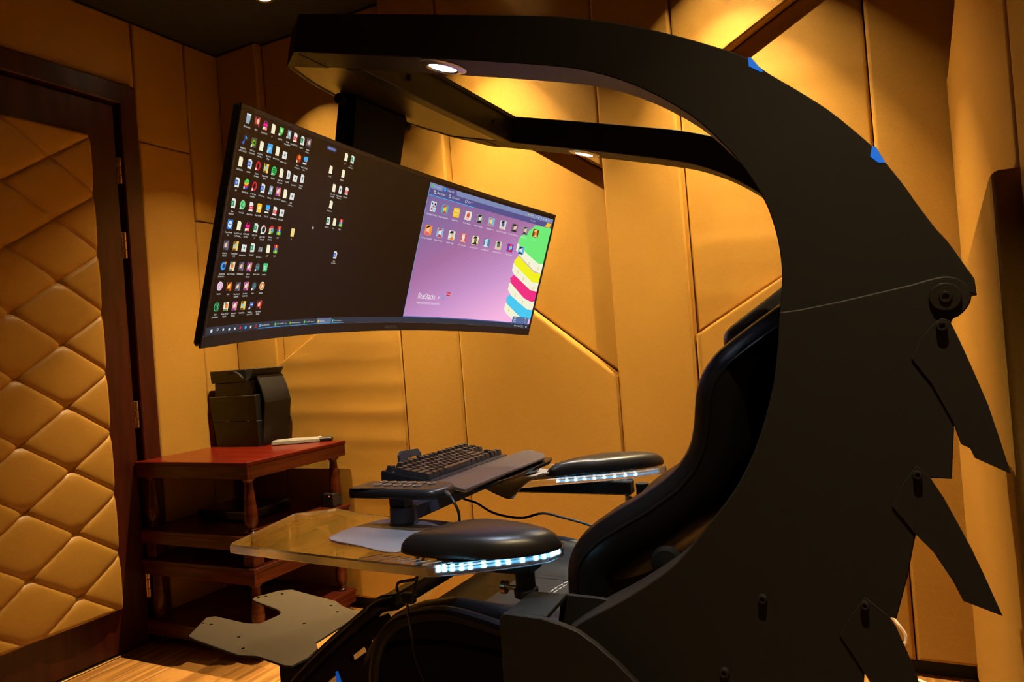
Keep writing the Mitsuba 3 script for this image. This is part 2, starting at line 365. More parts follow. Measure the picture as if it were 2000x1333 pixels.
# ================================================================== THE GAMING COCKPIT
YN, AW, YC = 0.97, 0.09, 1.365
YFI, YFO = 1.665, 1.755                       # far arm: inner and outer face
COCK = thing('gaming_cockpit', 'large black scorpion-shaped gaming cockpit with arched overhead arms and leather seat', 'gaming chair')
outer = [(-.866, 1.760), (-.674, 1.705), (-.540, 1.666), (-.452, 1.640), (-.371, 1.615), (-.295, 1.585), (-.225, 1.552), (-.159, 1.515), (-.125, 1.493), (-.099, 1.466), (-.065, 1.435), (-.032, 1.403), (0, 1.365), (.013, 1.347), (.039, 1.302), (.054, 1.272), (.070, 1.242), (.081, 1.225), (.096, 1.195)]
inner = [(-.885, 1.697), (-.621, 1.619), (-.416, 1.556), (-.340, 1.528), (-.271, 1.490), (-.206, 1.439), (-.166, 1.393), (-.139, 1.353), (-.120, 1.315), (-.111, 1.290), (-.105, 1.262), (-.102, 1.235), (-.102, 1.205), (-.106, 1.175), (-.109, 1.150), (-.116, 1.100)]
arch = np.vstack([spline(outer, 3), [(.104, 1.179), (.105, 1.160), (.098, 1.163), (.07, 1.12), (.02, 1.06), (-.118, 1.06)], spline(inner, 3)[::-1]])
lower_inner = spline([(-.1075, 1.160), (-.116, 1.100), (-.127, 1.051), (-.151, .986), (-.181, .932), (-.223, .880), (-.245, .853), (-.272, .825), (-.308, .798), (-.354, .768), (-.395, .745), (-.428, .724), (-.47, .69), (-.52, .62), (-.55, .52)], 3)
body = np.vstack([lower_inner, [(-.54, .42), (-.50, .34), (-.20, .34), (-.11, .46), (-.06, .58), (-.045, .70), (-.035, .765), (-.010, .782), (-.004, .781), (.012, .834), (.022, .877), (.030, .905), (.040, .951), (.065, .950), (.072, 1.015), (.076, 1.135)],
                  spline([(.084, 1.137), (.092, 1.144), (.0975, 1.153), (.099, 1.162), (.096, 1.172), (.087, 1.181), (.075, 1.185), (.058, 1.183)], 3), [(.040, 1.179), (-.037, 1.167), (-.085, 1.161)]])
for y0, y1, s in ((YN, YN + AW, -1), (YFI, YFO, 1)):
    obj('arch_arm', prism_y(arch, y0, y1, .0015), 'powder_black', COCK)
    a, b = (y0 - .006, y1 - .002) if s < 0 else (y0 + .002, y1 + .006)
    obj('side_plate', prism_y(body, a, b, .0015), 'powder_black', COCK)
# blades of the scorpion tail
blades = [
    [(.034, 1.092), (.046, 1.116), (.057, 1.129), (.067, 1.137), (.0755, 1.134), (.084, 1.109), (.095, 1.073), (.106, 1.035), (.114, .997), (.122, .957), (.089, .975), (.085, .986), (.0765, .991), (.070, 1.018), (.052, 1.062)],
    [(.001, .917), (.015, .945), (.030, .966), (.042, .954), (.055, .929), (.066, .902), (.078, .872), (.088, .843), (.103, .796), (.066, .810), (.057, .833), (.040, .865), (.023, .885)],
    [(-.068, .755), (-.051, .785), (-.036, .805), (-.012, .785), (-.005, .772), (.005, .742), (.013, .714), (.020, .66), (-.012, .655), (-.039, .703), (-.055, .733)]]
for k, bl in enumerate(blades):
    obj('tail_blade', prism_y(bl, YN - .0088, YN - .0062, .0006), 'powder_black', COCK)
for k, bl in enumerate(blades):
    obj('tail_blade', prism_y(np.array(bl) - [.03, 0], YFO + .0062, YFO + .0105, .0008), 'powder_black', COCK)
def bolt(x, z, y, r, washer=None):
    m = lathe([(0, .004), (r * .5, .004), (r * .55, .0085), (r * .9, .0085), (r, .007), (r, 0), (0, 0)], 24)
    if washer: m = cat(m, lathe([(0, 0), (washer, 0), (washer, .004), (washer * .92, .006), (0, .006)], 32))
    return shift(moved(m, rotm([1, 0, 0], 90)), x, y, z)
for x, z, r, w in ((.073, 1.161, .0068, .0165), (.067, 1.128, .0058, None), (.030, .956, .0048, None), (-.156, .793, .0056, None), (-.037, .797, .0046, None), (-.212, .690, .006, None)):
    obj('bolt', bolt(x, z, YN - .0088 if w is None and x > -.1 else YN - .006, r, w), 'dark_steel', COCK)
for q in ([(-.1215, 1.4915), (-.118, 1.4905), (-.1045, 1.4690), (-.1075, 1.4690), (-.1215, 1.4800)], [(.0115, 1.350), (.0155, 1.348), (.0245, 1.3275), (.0165, 1.329), (.0085, 1.338)]):
    for y in (YN - .0008, YFO - .0092):
        obj('blue_light', prism_y(q, y, y + .010, .0004), 'black_plastic', COCK, emitter=glow(lin(10, 105, 205), 1.0, 0.05))
# back cover between the two side plates
obj('rear_cover', prism_y([(.02, 1.16), (.085, 1.16), (.055, .96), (.0, .80), (-.05, .70), (-.11, .5), (-.15, .5), (-.09, .72), (-.03, .86), (.005, 1.0)], YN + AW + .002, YFI - .002), 'powder_black', COCK)

# overhead canopy joining both arms, tilted with them
TA = rad(16.2)
def canopy(v):   # local (a along the slope to the front, y, h above the underside) -> world
    a, y, h = np.asarray(v, float).T
    return np.stack([-.60 - a * math.cos(TA) + h * math.sin(TA), y, 1.613 + a * math.sin(TA) + h * math.cos(TA)], 1)
nose = [(-.990, 1.064), (-1.018, 1.124), (-1.046, 1.197), (-1.066, 1.285), (-1.070, 1.365), (-1.064, 1.445), (-1.044, 1.530), (-1.020, 1.595), (-.990, 1.662)]
ax = lambda x: (-.60 - x) / math.cos(TA)
nose_a = [(ax(x), y) for x, y in spline(nose, 3)]
plan = [(ax(-.812), YN + AW)] + nose_a + [(ax(-.812), YFI)]
obj('canopy_plate', remap(prism(plan, .010, .001), lambda v: canopy(v + [0, 0, .002])), 'canopy_steel', COCK, label='smooth metal underside plate of the canopy')
fascia = np.array([(ax(-.885), YN)] + nose_a + [(ax(-.912), YFO)])
fin = fascia - np.array([.012, 0])
obj('front_fascia', remap(prism(np.vstack([fascia, fin[::-1]]), .066, .001), canopy), 'powder_soft', COCK)
for tri in ([(ax(-.884), YN), nose_a[0], (ax(-.884), YN + AW)], [(ax(-.884), YFO), (ax(-.912), YFO), nose_a[-1], (ax(-.884), YFI)]):
    obj('arm_nose', remap(prism(tri, .066, .0005), canopy), 'powder_black', COCK)
obj('canopy_top', remap(prism(np.vstack([[(ax(-.80), YN + AW)], nose_a, [(ax(-.80), YFI)]]), .008), lambda v: canopy(v + [0, 0, .056])), 'powder_black', COCK)
cb = obj('crossbar', remap(prism([(ax(-.805), YN + AW), (ax(-.845), YN + AW), (ax(-.845), YFI), (ax(-.805), YFI)], .066, .002), canopy), 'powder_soft', COCK)
for y in (1.20, 1.56):
    sc = moved(lathe([(0, 0), (.006, 0), (.006, .003), (.004, .004), (0, .004)], 14), rotm([0, 1, 0], 90))
    p = canopy([[ax(-.805), y, .028]])[0]
    obj('screw', shift(moved(sc, rotm([0, 1, 0], math.degrees(TA))), *p), 'hole_black', cb)
# LED downlights in the arms
def lens_at(x, y):
    zs = np.interp(x, [-.885, -.621, -.416, -.34], [1.697, 1.619, 1.556, 1.528])
    M = np.eye(4)
    ux = np.array([-math.cos(TA), 0, math.sin(TA)]); uz = np.array([-math.sin(TA), 0, -math.cos(TA)])
    M[:3, 0], M[:3, 2] = ux, uz
    M[:3, 1] = np.cross(uz, ux)
    M[:3, 3] = (x, y, zs)
    return M
for x, y in ((-.604, 1.012), (-.626, 1.712)):
    k = COCK + '__arm_light'
    k = numbered(k)
    obj(k[len(COCK) + 2:], moved(lathe([(.0, .0005), (.024, .0005), (.0235, .0025), (.026, .0045), (.036, .003), (.0395, .001), (.0395, -.002), (0, -.002)], 40), lens_at(x, y)), 'steel', COCK, label='round steel ringed LED spotlight')
    obj('lens', moved(lathe([(0, .0012), (.0225, .0012), (.021, .003), (.012, .0042), (0, .0046)], 28), lens_at(x, y)), 'frost_white', k, emitter=glow(COOL, 60.0, 0.0))
    M_ = lens_at(x, y)
    scene['arm_beam_%d' % (y > 1.3)] = {'type': 'spot', 'intensity': rgb(*(COOL * LED_POWER)), 'cutoff_angle': 52.0, 'beam_width': 22.0,
        'to_world': T().look_at(origin=(M_[:3, 3] + M_[:3, 2] * .008).tolist(), target=(M_[:3, 3] + M_[:3, 2]).tolist(), up=[0, 1, 0])}

# monitor mount
mp = obj('monitor_mount', hull([(-1.035, 1.268, 1.72), (-.985, 1.268, 1.72), (-1.035, 1.458, 1.72), (-.985, 1.458, 1.72), (-1.03, 1.268, 1.752), (-1.0, 1.268, 1.752), (-1.03, 1.458, 1.752), (-1.0, 1.458, 1.752),
    (-1.11, 1.275, 1.40), (-1.05, 1.275, 1.40), (-1.11, 1.43, 1.40), (-1.05, 1.43, 1.40)]), 'mount_black', COCK, label='flat black monitor mounting post')
for s, y in ((-1, 1.268), (1, 1.458)):
    kb = moved(lathe([(0, 0), (.006, 0), (.006, .018), (.011, .019), (.0115, .034), (.010, .036), (0, .036)], 16), rotm([1, 0, 0], 90 if s < 0 else -90))
    obj('thumbscrew', shift(kb, -1.008, y, 1.715), 'hole_black', mp)

# seat
SY0, SY1 = 1.115, 1.615
def seat_top(X, Y):
    v = (Y - YC) / .25
    bol = np.exp(-((np.abs(v) - .82) / .17) ** 2)
    z = np.interp(X, [-.96, -.93, -.905, -.87, -.83, -.75, -.67, -.60, -.45], [.555, .585, .602, .613, .619, .622, .619, .614, .607])
    z = z + .052 * bol * np.interp(X, [-.96, -.90, -.82, -.75, -.62, -.45], [0, .45, .8, 1.0, .9, .7])
    return z - .03 * np.clip((np.abs(v) - .9) / .1, 0, 1) ** 2
Xg, Yg = np.meshgrid(np.linspace(-.955, -.42, 64), np.linspace(SY0, SY1, 72), indexing='ij')
obj('seat', grid(np.stack([Xg, Yg, seat_top(Xg, Yg)], -1)[:, ::-1]), 'seat_leather', COCK, smooth=True, label='dark grey leather seat cushion with stitched seams')
seat = COCK + '__seat'
side_poly = [(x, float(seat_top(np.array(x), np.array(SY0))) - .004) for x in np.linspace(-.955, -.42, 24)] + [(-.42, .40), (-.80, .40), (-.90, .43), (-.945, .49)]
obj('seat_side', prism_y(side_poly, SY0 + .004, SY1 - .004, .01), 'black_fabric', COCK)
rim = spline([(-.55, .640), (-.629, .651), (-.676, .660), (-.752, .669), (-.835, .653), (-.88, .628), (-.907, .597), (-.925, .55), (-.93, .50)], 3)
for y in (SY0 + .004, SY1 - .004): obj('rim', tube([(x, y, z - .012) for x, z in rim], .0135, 10, 1), 'seat_leather', seat)
for dx in (0, .009):
    ys = np.linspace(1.185, 1.545, 20)
    for k in range(len(ys) - 1):
        xx = -.655 + dx + .05 * ((ys[k:k + 2] - YC) / .18) ** 2
        yy = np.array([ys[k], ys[k] + .013])
        zz = seat_top(xx, yy) + .0012
        obj('stitch', tube(np.stack([xx, yy, zz], 1), .0011, 6, 1), 'thread_white', seat)

# leg rest pad and its frame
leg = spline([(-.915, .655), (-.962, .643), (-1.018, .603), (-1.094, .547), (-1.157, .495), (-1.222, .437), (-1.29, .372), (-1.35, .31)], 4)
t = np.gradient(leg, axis=0); t /= np.linalg.norm(t, axis=1, keepdims=True)
nrm = np.stack([t[:, 1], -t[:, 0]], 1) * -1
nrm = np.where((nrm[:, 1:] > 0), -nrm, nrm)
lp = np.vstack([leg, (leg + nrm * .030)[::-1]])
obj('leg_rest', prism_y(lp, 1.17, 1.56, .008), 'black_leather', COCK, smooth=45)
lr = COCK + '__leg_rest'
for y in (1.185, 1.53): obj('piping', tube([(x + .004, y, z - .004) for x, z in leg], .0085, 8, 1), 'black_leather', lr)
obj('leg_bracket', prism_y([(-1.02, .50), (-.99, .50), (-1.16, .32), (-1.28, .20), (-1.30, .22), (-1.18, .35)], 1.30, 1.42), 'powder_black', COCK)
frm = t2m(prism_y([(-.955, .605), (-1.03, .572), (-1.10, .515), (-1.16, .464), (-1.20, .40), (-1.12, .34), (-.93, .34), (-.915, .50), (-.925, .57)], 1.195, 1.207))
for q in ([(-1.058, .503), (-1.016, .532), (-1.011, .522), (-1.056, .492)], [(-1.005, .540), (-.987, .552), (-.982, .542), (-.999, .530)], [(-1.135, .434), (-1.100, .460), (-1.100, .41), (-1.135, .41)], [(-.972, .436), (-.955, .448), (-.942, .42), (-.968, .42)]):
    frm -= t2m(prism_y(q, 1.19, 1.212))
obj('leg_bracket', m2t(frm), 'powder_black', COCK)
obj('leg_light', prism_y([(-1.099, .468), (-1.094, .470), (-1.082, .436), (-1.099, .436)], 1.1925, 1.1948), 'black_plastic', COCK, label='blue glowing strip', emitter=glow(lin(5, 70, 150), 1.0, 0.02))

# foot plate under the legs
fp = [(-1.570, 1.196), (-1.617, 1.288), (-1.604, 1.307), (-1.507, 1.321), (-1.478, 1.338), (-1.474, 1.402), (-1.484, 1.417), (-1.502, 1.424), (-1.588, 1.430), (-1.606, 1.434), (-1.611, 1.448), (-1.589, 1.518), (-1.565, 1.543), (-1.407, 1.551), (-1.368, 1.535), (-1.30, 1.532), (-1.29, 1.338), (-1.266, 1.319), (-1.254, 1.271), (-1.258, 1.223), (-1.273, 1.216), (-1.356, 1.214), (-1.397, 1.194), (-1.541, 1.192)]
tl = math.tan(rad(8))
plate = t2m(trimesh.Trimesh(*(lambda m: (m.vertices, m.faces))(prism_z(fp, -.006, 0, .001))))
for x, y in ((-1.583, 1.215), (-1.597, 1.262), (-1.575, 1.268), (-1.465, 1.257), (-1.412, 1.222), (-1.60, 1.45), (-1.565, 1.505), (-1.59, 1.468), (-1.385, 1.40), (-1.36, 1.50), (-1.40, 1.52)):
    plate -= m3.Manifold.cylinder(.02, .0042, .0042, 14).translate((x, y, -.012))
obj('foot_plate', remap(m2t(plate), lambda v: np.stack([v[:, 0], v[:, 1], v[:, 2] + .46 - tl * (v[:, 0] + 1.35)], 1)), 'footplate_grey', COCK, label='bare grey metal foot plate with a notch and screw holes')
obj('foot_post', cat(cbox(-1.33, -1.25, 1.25, 1.33, .0, .43, .004), cbox(-1.5, -1.05, 1.24, 1.46, .0, .035, .004)), 'powder_black', COCK)
obj('base_frame', cat(cbox(-1.25, .08, YN - .02, YN + .06, 0, .07, .006), cbox(-1.25, .08, YFI + .03, YFO + .01, 0, .07, .006), cbox(-.62, -.46, YN, YFO, 0, .07, .006),
    cbox(-.58, -.30, YN + .02, YFO - .02, .05, .40, .01), cbox(-.80, -.45, 1.2, 1.53, .30, .45, .01), cbox(-1.10, -.70, 1.30, 1.42, .36, .44, .006)), 'powder_black', COCK)

# backrest
front = spline([(-.515, .655), (-.512, .715), (-.510, .750), (-.503, .777), (-.484, .804), (-.454, .831), (-.411, .858), (-.366, .884), (-.317, .918), (-.293, .944), (-.279, .970), (-.2715, 1.002), (-.266, 1.042), (-.257, 1.069), (-.243, 1.092), (-.222, 1.114), (-.183, 1.142), (-.124, 1.180), (-.075, 1.21), (-.03, 1.228)], 2)
tt = np.gradient(front, axis=0); tt /= np.linalg.norm(tt, axis=1, keepdims=True)
nb = np.stack([tt[:, 1], -tt[:, 0]], 1)       # to the back
rings = []
for k, (p, q) in enumerate(zip(front, nb)):
    f = k / (len(front) - 1)
    hw = .25 - .05 * smoothstep_np(f) if False else .25 - .045 * max(0, (f - .75) / .25) ** 2
    dep = .13 - .05 * max(0, (f - .8) / .2)
    v = np.linspace(-1, 1, 25)
    rec = .052 * (1 - np.clip(np.abs(v) / .62, 0, 1) ** 2.2) + .035 * np.clip((np.abs(v) - .86) / .14, 0, 1) ** 2
    fr = [(p[0] + q[0] * r_, YC + a_ * hw, p[1] + q[1] * r_) for a_, r_ in zip(v, rec)]
    w = np.linspace(1, -1, 13)
    bk = [(p[0] + q[0] * (dep - .05 * abs(a_) ** 3), YC + a_ * (hw - .004), p[1] + q[1] * (dep - .05 * abs(a_) ** 3)) for a_ in w]
    rings.append(fr + bk)
obj('backrest', ringloft(rings), 'black_leather', COCK, smooth=50)
br = COCK + '__backrest'
for s in (-1, 1):
    obj('piping', tube([(p[0] + q[0] * .030, YC + s * .2465, p[1] + q[1] * .030) for p, q in zip(front[::2], nb[::2])], .0035, 8, 1), 'black_leather', br)
hp = rbox(-.10, .10, -.125, .125, -.032, .030, .028, 18)
obj('head_pillow', shift(moved(hp, rotm([0, 1, 0], -34)), -.148, YC, 1.163), 'satin_grey', COCK, smooth=True)
obj('recline_knob', shift(moved(lathe([(0, 0), (.022, 0), (.027, .008), (.022, .018), (0, .022)], 28), rotm([1, 0, 0], 90)), -.318, 1.112, .785), 'mount_black', COCK)

# armrest housing in front of the side plate
hous = [(-.528, .742), (-.521, .750), (-.459, .749), (-.427, .743), (-.403, .736), (-.378, .721), (-.35, .700), (-.323, .675), (-.27, .62), (-.24, .56), (-.24, .44), (-.533, .44)]
obj('armrest_housing', prism_y(hous, .925, .935, .0012), 'powder_black', COCK)
ah = COCK + '__armrest_housing'
obj('inner_panel', prism_y([(x + .055 if z > .7 else x, z - .002) for x, z in hous], 1.028, 1.036, .001), 'powder_black', ah)
obj('lid', prism_z([(-.522, .9352), (-.455, .9352), (-.462, 1.028), (-.522, 1.028)], .742, .749, .001), 'powder_black', ah)
obj('front_panel', cbox(-.531, -.523, .9352, 1.028, .44, .742, .001), 'powder_black', ah)
for yy, yp in ((.925, 1.042), (1.70, 1.705)):
    post = obj('armrest_post', cat(shift(lathe([(0, 0), (.020, 0), (.020, .012), (.016, .014), (.016, .050), (0, .050)], 24), -.540, yp, .735)), 'powder_black', COCK)
    obj('clamp_screw', shift(moved(lathe([(0, 0), (.004, 0), (.004, .018), (.011, .018), (.011, .026), (0, .026)], 16), rotm([0, 1, 0], -90)), -.555, yp - .005, .748), 'brass', post)
obj('armrest_housing', prism_y(hous, 1.79, 1.80, .0012), 'powder_black', COCK)

# armrest tables of clear acrylic with leather pads
def table(poly, rail, leds, pad_poly, grooves=(), guides=()):
    tb = thing_part('armrest_table')
    s = t2m(trimesh.Trimesh(*(lambda m: (m.vertices, m.faces))(prism_z(poly, .793, .810, .0025))))
    for (xa, ya), (xb, yb) in grooves:
        d = np.array([xb - xa, yb - ya]); L = np.linalg.norm(d)
        g = m3.Manifold.cube((L, .0042, .01), True).rotate((0, 0, math.degrees(math.atan2(d[1], d[0])))).translate(((xa + xb) / 2, (ya + yb) / 2, .8115))
        s -= g
    sm = m2t(s)
    side = np.abs(trimesh.Trimesh(sm.vertices, sm.faces, process=False).face_normals[:, 2]) < .9
    obj('acrylic_top', tm(sm.vertices, sm.faces[~side]), 'acrylic', tb, smooth=False, label='thick clear acrylic table top')
    obj('acrylic_rim', tm(sm.vertices, sm.faces[side]), 'sawn_acrylic', tb, smooth=False, label='bevelled rim of the clear acrylic')
    P = spline(ccw(pad_poly), 4, True)
    c = P.mean(0)
    lv = [(.965, .8112), (.995, .8135), (1.0, .818), (.985, .826), (.94, .834), (.86, .841), (.74, .8455), (.55, .8485), (.3, .850), (.08, .8505)]
    obj('pad', ringloft([np.column_stack([c + (P - c) * k, np.full(len(P), z)]) for k, z in lv]), 'pad_leather', tb, smooth=True, label='black padded leather wrist cushion')
    obj('support', rail, 'powder_black', tb)
    for x, y in leds:
        obj('led', cbox(x - .0032, x + .0032, y - .0028, y + .0028, .7990, .8045, .0008), 'frost_white', tb, smooth=False, emitter=glow((0.35, 0.90, 1.20), 9.0, 0.06))
    for name, pts, r, c in guides:
        obj(name, tube([(x, y, .8005) for x, y in pts], r, 8, 4), 'frost_white', tb, emitter=glow(c, 1.0, 0.03))  # added emitters: stand in for the LEDs' cyan light scattering inside the acrylic
    return tb
def thing_part(name):
    return numbered(COCK + '__' + name)
near_top = [(-1.119, .955), (-1.129, .968), (-1.186, 1.193), (-1.131, 1.240), (-1.122, 1.256), (-1.012, 1.220), (-.791, 1.182), (-.742, 1.170), (-.515, 1.117), (-.492, 1.100), (-.482, 1.072), (-.492, 1.036), (-.518, 1.010), (-.548, .986), (-.602, .948), (-.640, .9275), (-.652, .9245), (-.785, .930), (-.950, .942), (-1.098, .953)]
near_pad = [(-.737, .985), (-.720, .967), (-.657, .960), (-.568, .972), (-.506, 1.006), (-.480, 1.040), (-.482, 1.064), (-.534, 1.091), (-.620, 1.110), (-.675, 1.098), (-.712, 1.052)]
gr = []
for k in range(8):
    f = k / 7
    gr.append((np.array([-.795 + .150 * f, .938 - .003 * f]), np.array([-.770 + .146 * f, .968 - .011 * f])))
along = lambda pts, n: [tuple(q) for q in spline(pts, 12)[np.linspace(0, 12 * (len(pts) - 1), n).astype(int)]]
led_n = along([(-.640, .941), (-.603, .9585), (-.552, .998), (-.505, 1.042), (-.494, 1.07)], 14)
table(near_top, cat(cbox(-.70, -.52, 1.02, 1.07, .775, .7925, .003)), led_n, near_pad, gr,
      [('added_glow_tube', [(-.642, .953), (-.603, .967), (-.557, 1.004), (-.514, 1.045), (-.504, 1.07)], .0022, (.05, .75, 1.40))])
far_top = [(-1.165, 1.49), (-1.12, 1.470), (-.819, 1.572), (-.733, 1.622), (-.652, 1.664), (-.563, 1.718), (-.516, 1.768), (-.503, 1.80), (-.515, 1.835), (-.56, 1.862), (-.66, 1.872), (-.80, 1.84), (-1.11, 1.80), (-1.16, 1.60)]
far_pad = [(-.752, 1.622), (-.681, 1.664), (-.632, 1.688), (-.580, 1.722), (-.528, 1.776), (-.512, 1.812), (-.532, 1.832), (-.600, 1.838), (-.680, 1.805), (-.735, 1.725), (-.762, 1.655)]
led_f = along([(-.733, 1.630), (-.652, 1.672), (-.563, 1.727)], 9)
table(far_top, cbox(-.905, -.565, 1.684, 1.720, .758, .7925, .003), led_f, far_pad, (),
      [('added_glow_tube', [(-.735, 1.639), (-.652, 1.681), (-.563, 1.736), (-.522, 1.782)], .0024, (.05, .55, 1.05))])
nt = COCK + '__armrest_table'
obj('base_plate', prism_z(spline(ccw([(-.930, 1.020), (-.948, 1.060), (-.944, 1.118), (-.918, 1.176), (-.860, 1.186), (-.769, 1.178), (-.706, 1.150), (-.728, 1.02), (-.742, .985), (-.770, .975), (-.846, .998)]), 3, True), .8102, .8125, .0006), 'brushed_alu', nt, label='thin brushed aluminium base plate')

# swivel arm and keyboard tray
pv = obj('swivel_arm', shift(lathe([(0, 0), (.029, 0), (.029, .003), (.027, .004), (.0265, .032), (.025, .0345), (.009, .035), (.009, .030), (0, .030)], 36), -.856, 1.152, .8127), 'slate_plastic', COCK, label='slate grey swivel post and bar')
obj('bar', hull([(x, y, z) for x, y in ((-.880, 1.155), (-.832, 1.150), (-.835, 1.56), (-.785, 1.56)) for z in ((.818, .8445) if y < 1.3 else (.840, .8575))]), 'slate_plastic', pv)
tr = obj('keyboard_tray', prism_z([(-.985, 1.225), (-.985, 1.60), (-.73, 1.60), (-.715, 1.55), (-.715, 1.36), (-.74, 1.235), (-.80, 1.22)], .858, .866, .001), 'gloss_black', COCK, label='glossy black tray under the keyboard')
obj('cradle', cbox(-.878, -.836, 1.135, 1.160, .8447, .8704, .003), 'black_plastic', tr)
cut = m2t(t2m(prism_x([(1.328, .8665), (1.328, .916), (1.338, .925), (1.402, .921), (1.414, .908), (1.418, .8665)], -.992, -.986)) - m3.Manifold.cube((.04, .042, .012), True).translate((-.99, 1.381, .899)))
obj('back_stop', cut, 'satin_grey', tr)

# ================================================================== MONITOR
MX, MY, MZ, MT, MYAW, MR = -.9306, 1.3269, 1.3745, .3321, .0237, 2.109
def scr(u, v, d):
    u, v, d = np.broadcast_arrays(*[np.asarray(q, float) for q in (u, v, d)])
    a = u / MR
    lx = MR * (1 - np.cos(a)) + d * np.cos(a); ly = MR * np.sin(a) - d * np.sin(a)
    xx = lx * math.cos(MT) + v * math.sin(MT); z = -lx * math.sin(MT) + v * math.cos(MT)
    return np.stack([MX + xx * math.cos(MYAW) - ly * math.sin(MYAW), MY + xx * math.sin(MYAW) + ly * math.cos(MYAW), MZ + z], -1)
def on_screen(m, d0=0.0):
    v = np.asarray(m.vertices)
    return remap(m, lambda q: scr(q[:, 0], q[:, 1], q[:, 2] + d0))
def slab(u0, u1, v0, v1, d0, d1, n=40, c=.002):
    us = np.linspace(u0, u1, n)
    ring = lambda u, e: [(u, v0 + e + c, d0 + e), (u, v1 - e - c, d0 + e), (u, v1 - e, d0 + e + c), (u, v1 - e, d1 - e - c), (u, v1 - e - c, d1 - e), (u, v0 + e + c, d1 - e), (u, v0 + e, d1 - e - c), (u, v0 + e, d0 + e + c)]
    R_ = [ring(u, 0 if 0 < k < n - 1 else c * .6) for k, u in enumerate(us)]
    R_ = np.array(R_)
    return ringloft(scr(R_[..., 0], R_[..., 1], R_[..., 2]))
MON = thing('monitor', 'black 49 inch curved ultrawide monitor showing a desktop full of icons', 'monitor')
obj('housing', slab(-.6005, .6005, -.1815, .1815, -.013, -.001, 48, .004), 'black_plastic', MON, smooth=40)
obj('back_cover', slab(-.46, .46, -.15, .155, -.060, -.012, 24, .014), 'black_plastic', MON, smooth=40)
bz = MON + '__bezel'
obj('bezel', cat(slab(-.6005, .6005, .1735, .1815, -.002, .0022, 48, .0008), slab(-.6005, .6005, -.1815, -.1615, -.002, .0022, 48, .0008), slab(-.6005, -.5945, -.1615, .1735, -.002, .0022, 3, .0008), slab(.5945, .6005, -.1615, .1735, -.002, .0022, 3, .0008)), 'black_plastic', MON, smooth=40)
tx = meshkit.text_mesh('SAMSUNG', .0062, .0004, bold=True)
tx = tm(np.asarray(tx.vertices) * [1.15, 1, 1], tx.faces)
obj('logo', on_screen(shift(tx, -.0215, -.1755, 0), .0022), mat('logo_grey', pbr((.10, .09, .07), .4)), bz, smooth=False)
SCR = obj('screen', slab(-.5948, .5948, -.162, .174, -.0015, .0004, 60, .0003), 'screen_glass', MON, smooth=40, emitter=glow(lin(19, 11, 8), 1.0, 0.2))

# --- what the screen shows: flat print in the screen's own coordinates, one mesh per colour
paint = {}
def put(color, poly, d):
    for g in getattr(poly, 'geoms', [poly]):
        if g.is_empty or g.geom_type != 'Polygon' or g.area < 1e-9: continue
        try: v, f = trimesh.creation.triangulate_polygon(g, engine='earcut')
        except Exception: continue
        v = np.asarray(v)
        paint.setdefault(color, []).append((np.column_stack([v, np.full(len(v), d)]), np.asarray(f)))
def put_wide(color, poly, d, step=.03):
    x0, _, x1, _ = poly.bounds
    n = max(1, int(math.ceil((x1 - x0) / step)))
    for k in range(n): put(color, poly.intersection(sbox(x0 + (x1 - x0) * k / n, -1, x0 + (x1 - x0) * (k + 1) / n, 1)), d)
def rr(x0, x1, y0, y1, r): return sbox(x0 + r, y0 + r, x1 - r, y1 - r).buffer(r, 4)
def write(color, text, u, v, h, d, center=False, squeeze=1.0):
    m = meshkit.text_mesh(text, h, .00005)
    p = np.asarray(m.vertices).copy()
    f = np.asarray(m.faces)
    top = p[:, 2] > .00002
    f = f[top[f].all(1)]
    p[:, 0] *= squeeze
    if center: p[:, 0] -= (p[:, 0].min() + p[:, 0].max()) / 2
    p[:, 0] += u; p[:, 1] += v; p[:, 2] = d
    paint.setdefault(color, []).append((p, f))
W_, CR, GN, DG, RD, BL, LB, YE, OR, MG, GY, DK, PU, SK, TB, TEALC = ((226, 232, 224), (246, 240, 205), (80, 205, 90), (28, 130, 85), (225, 30, 60), (40, 90, 190), (60, 175, 240), (250, 200, 40), (240, 130, 40), (235, 30, 140), (120, 128, 135), (30, 32, 38), (110, 60, 190), (235, 195, 170), (44, 52, 66), (60, 200, 190))
S = .0142
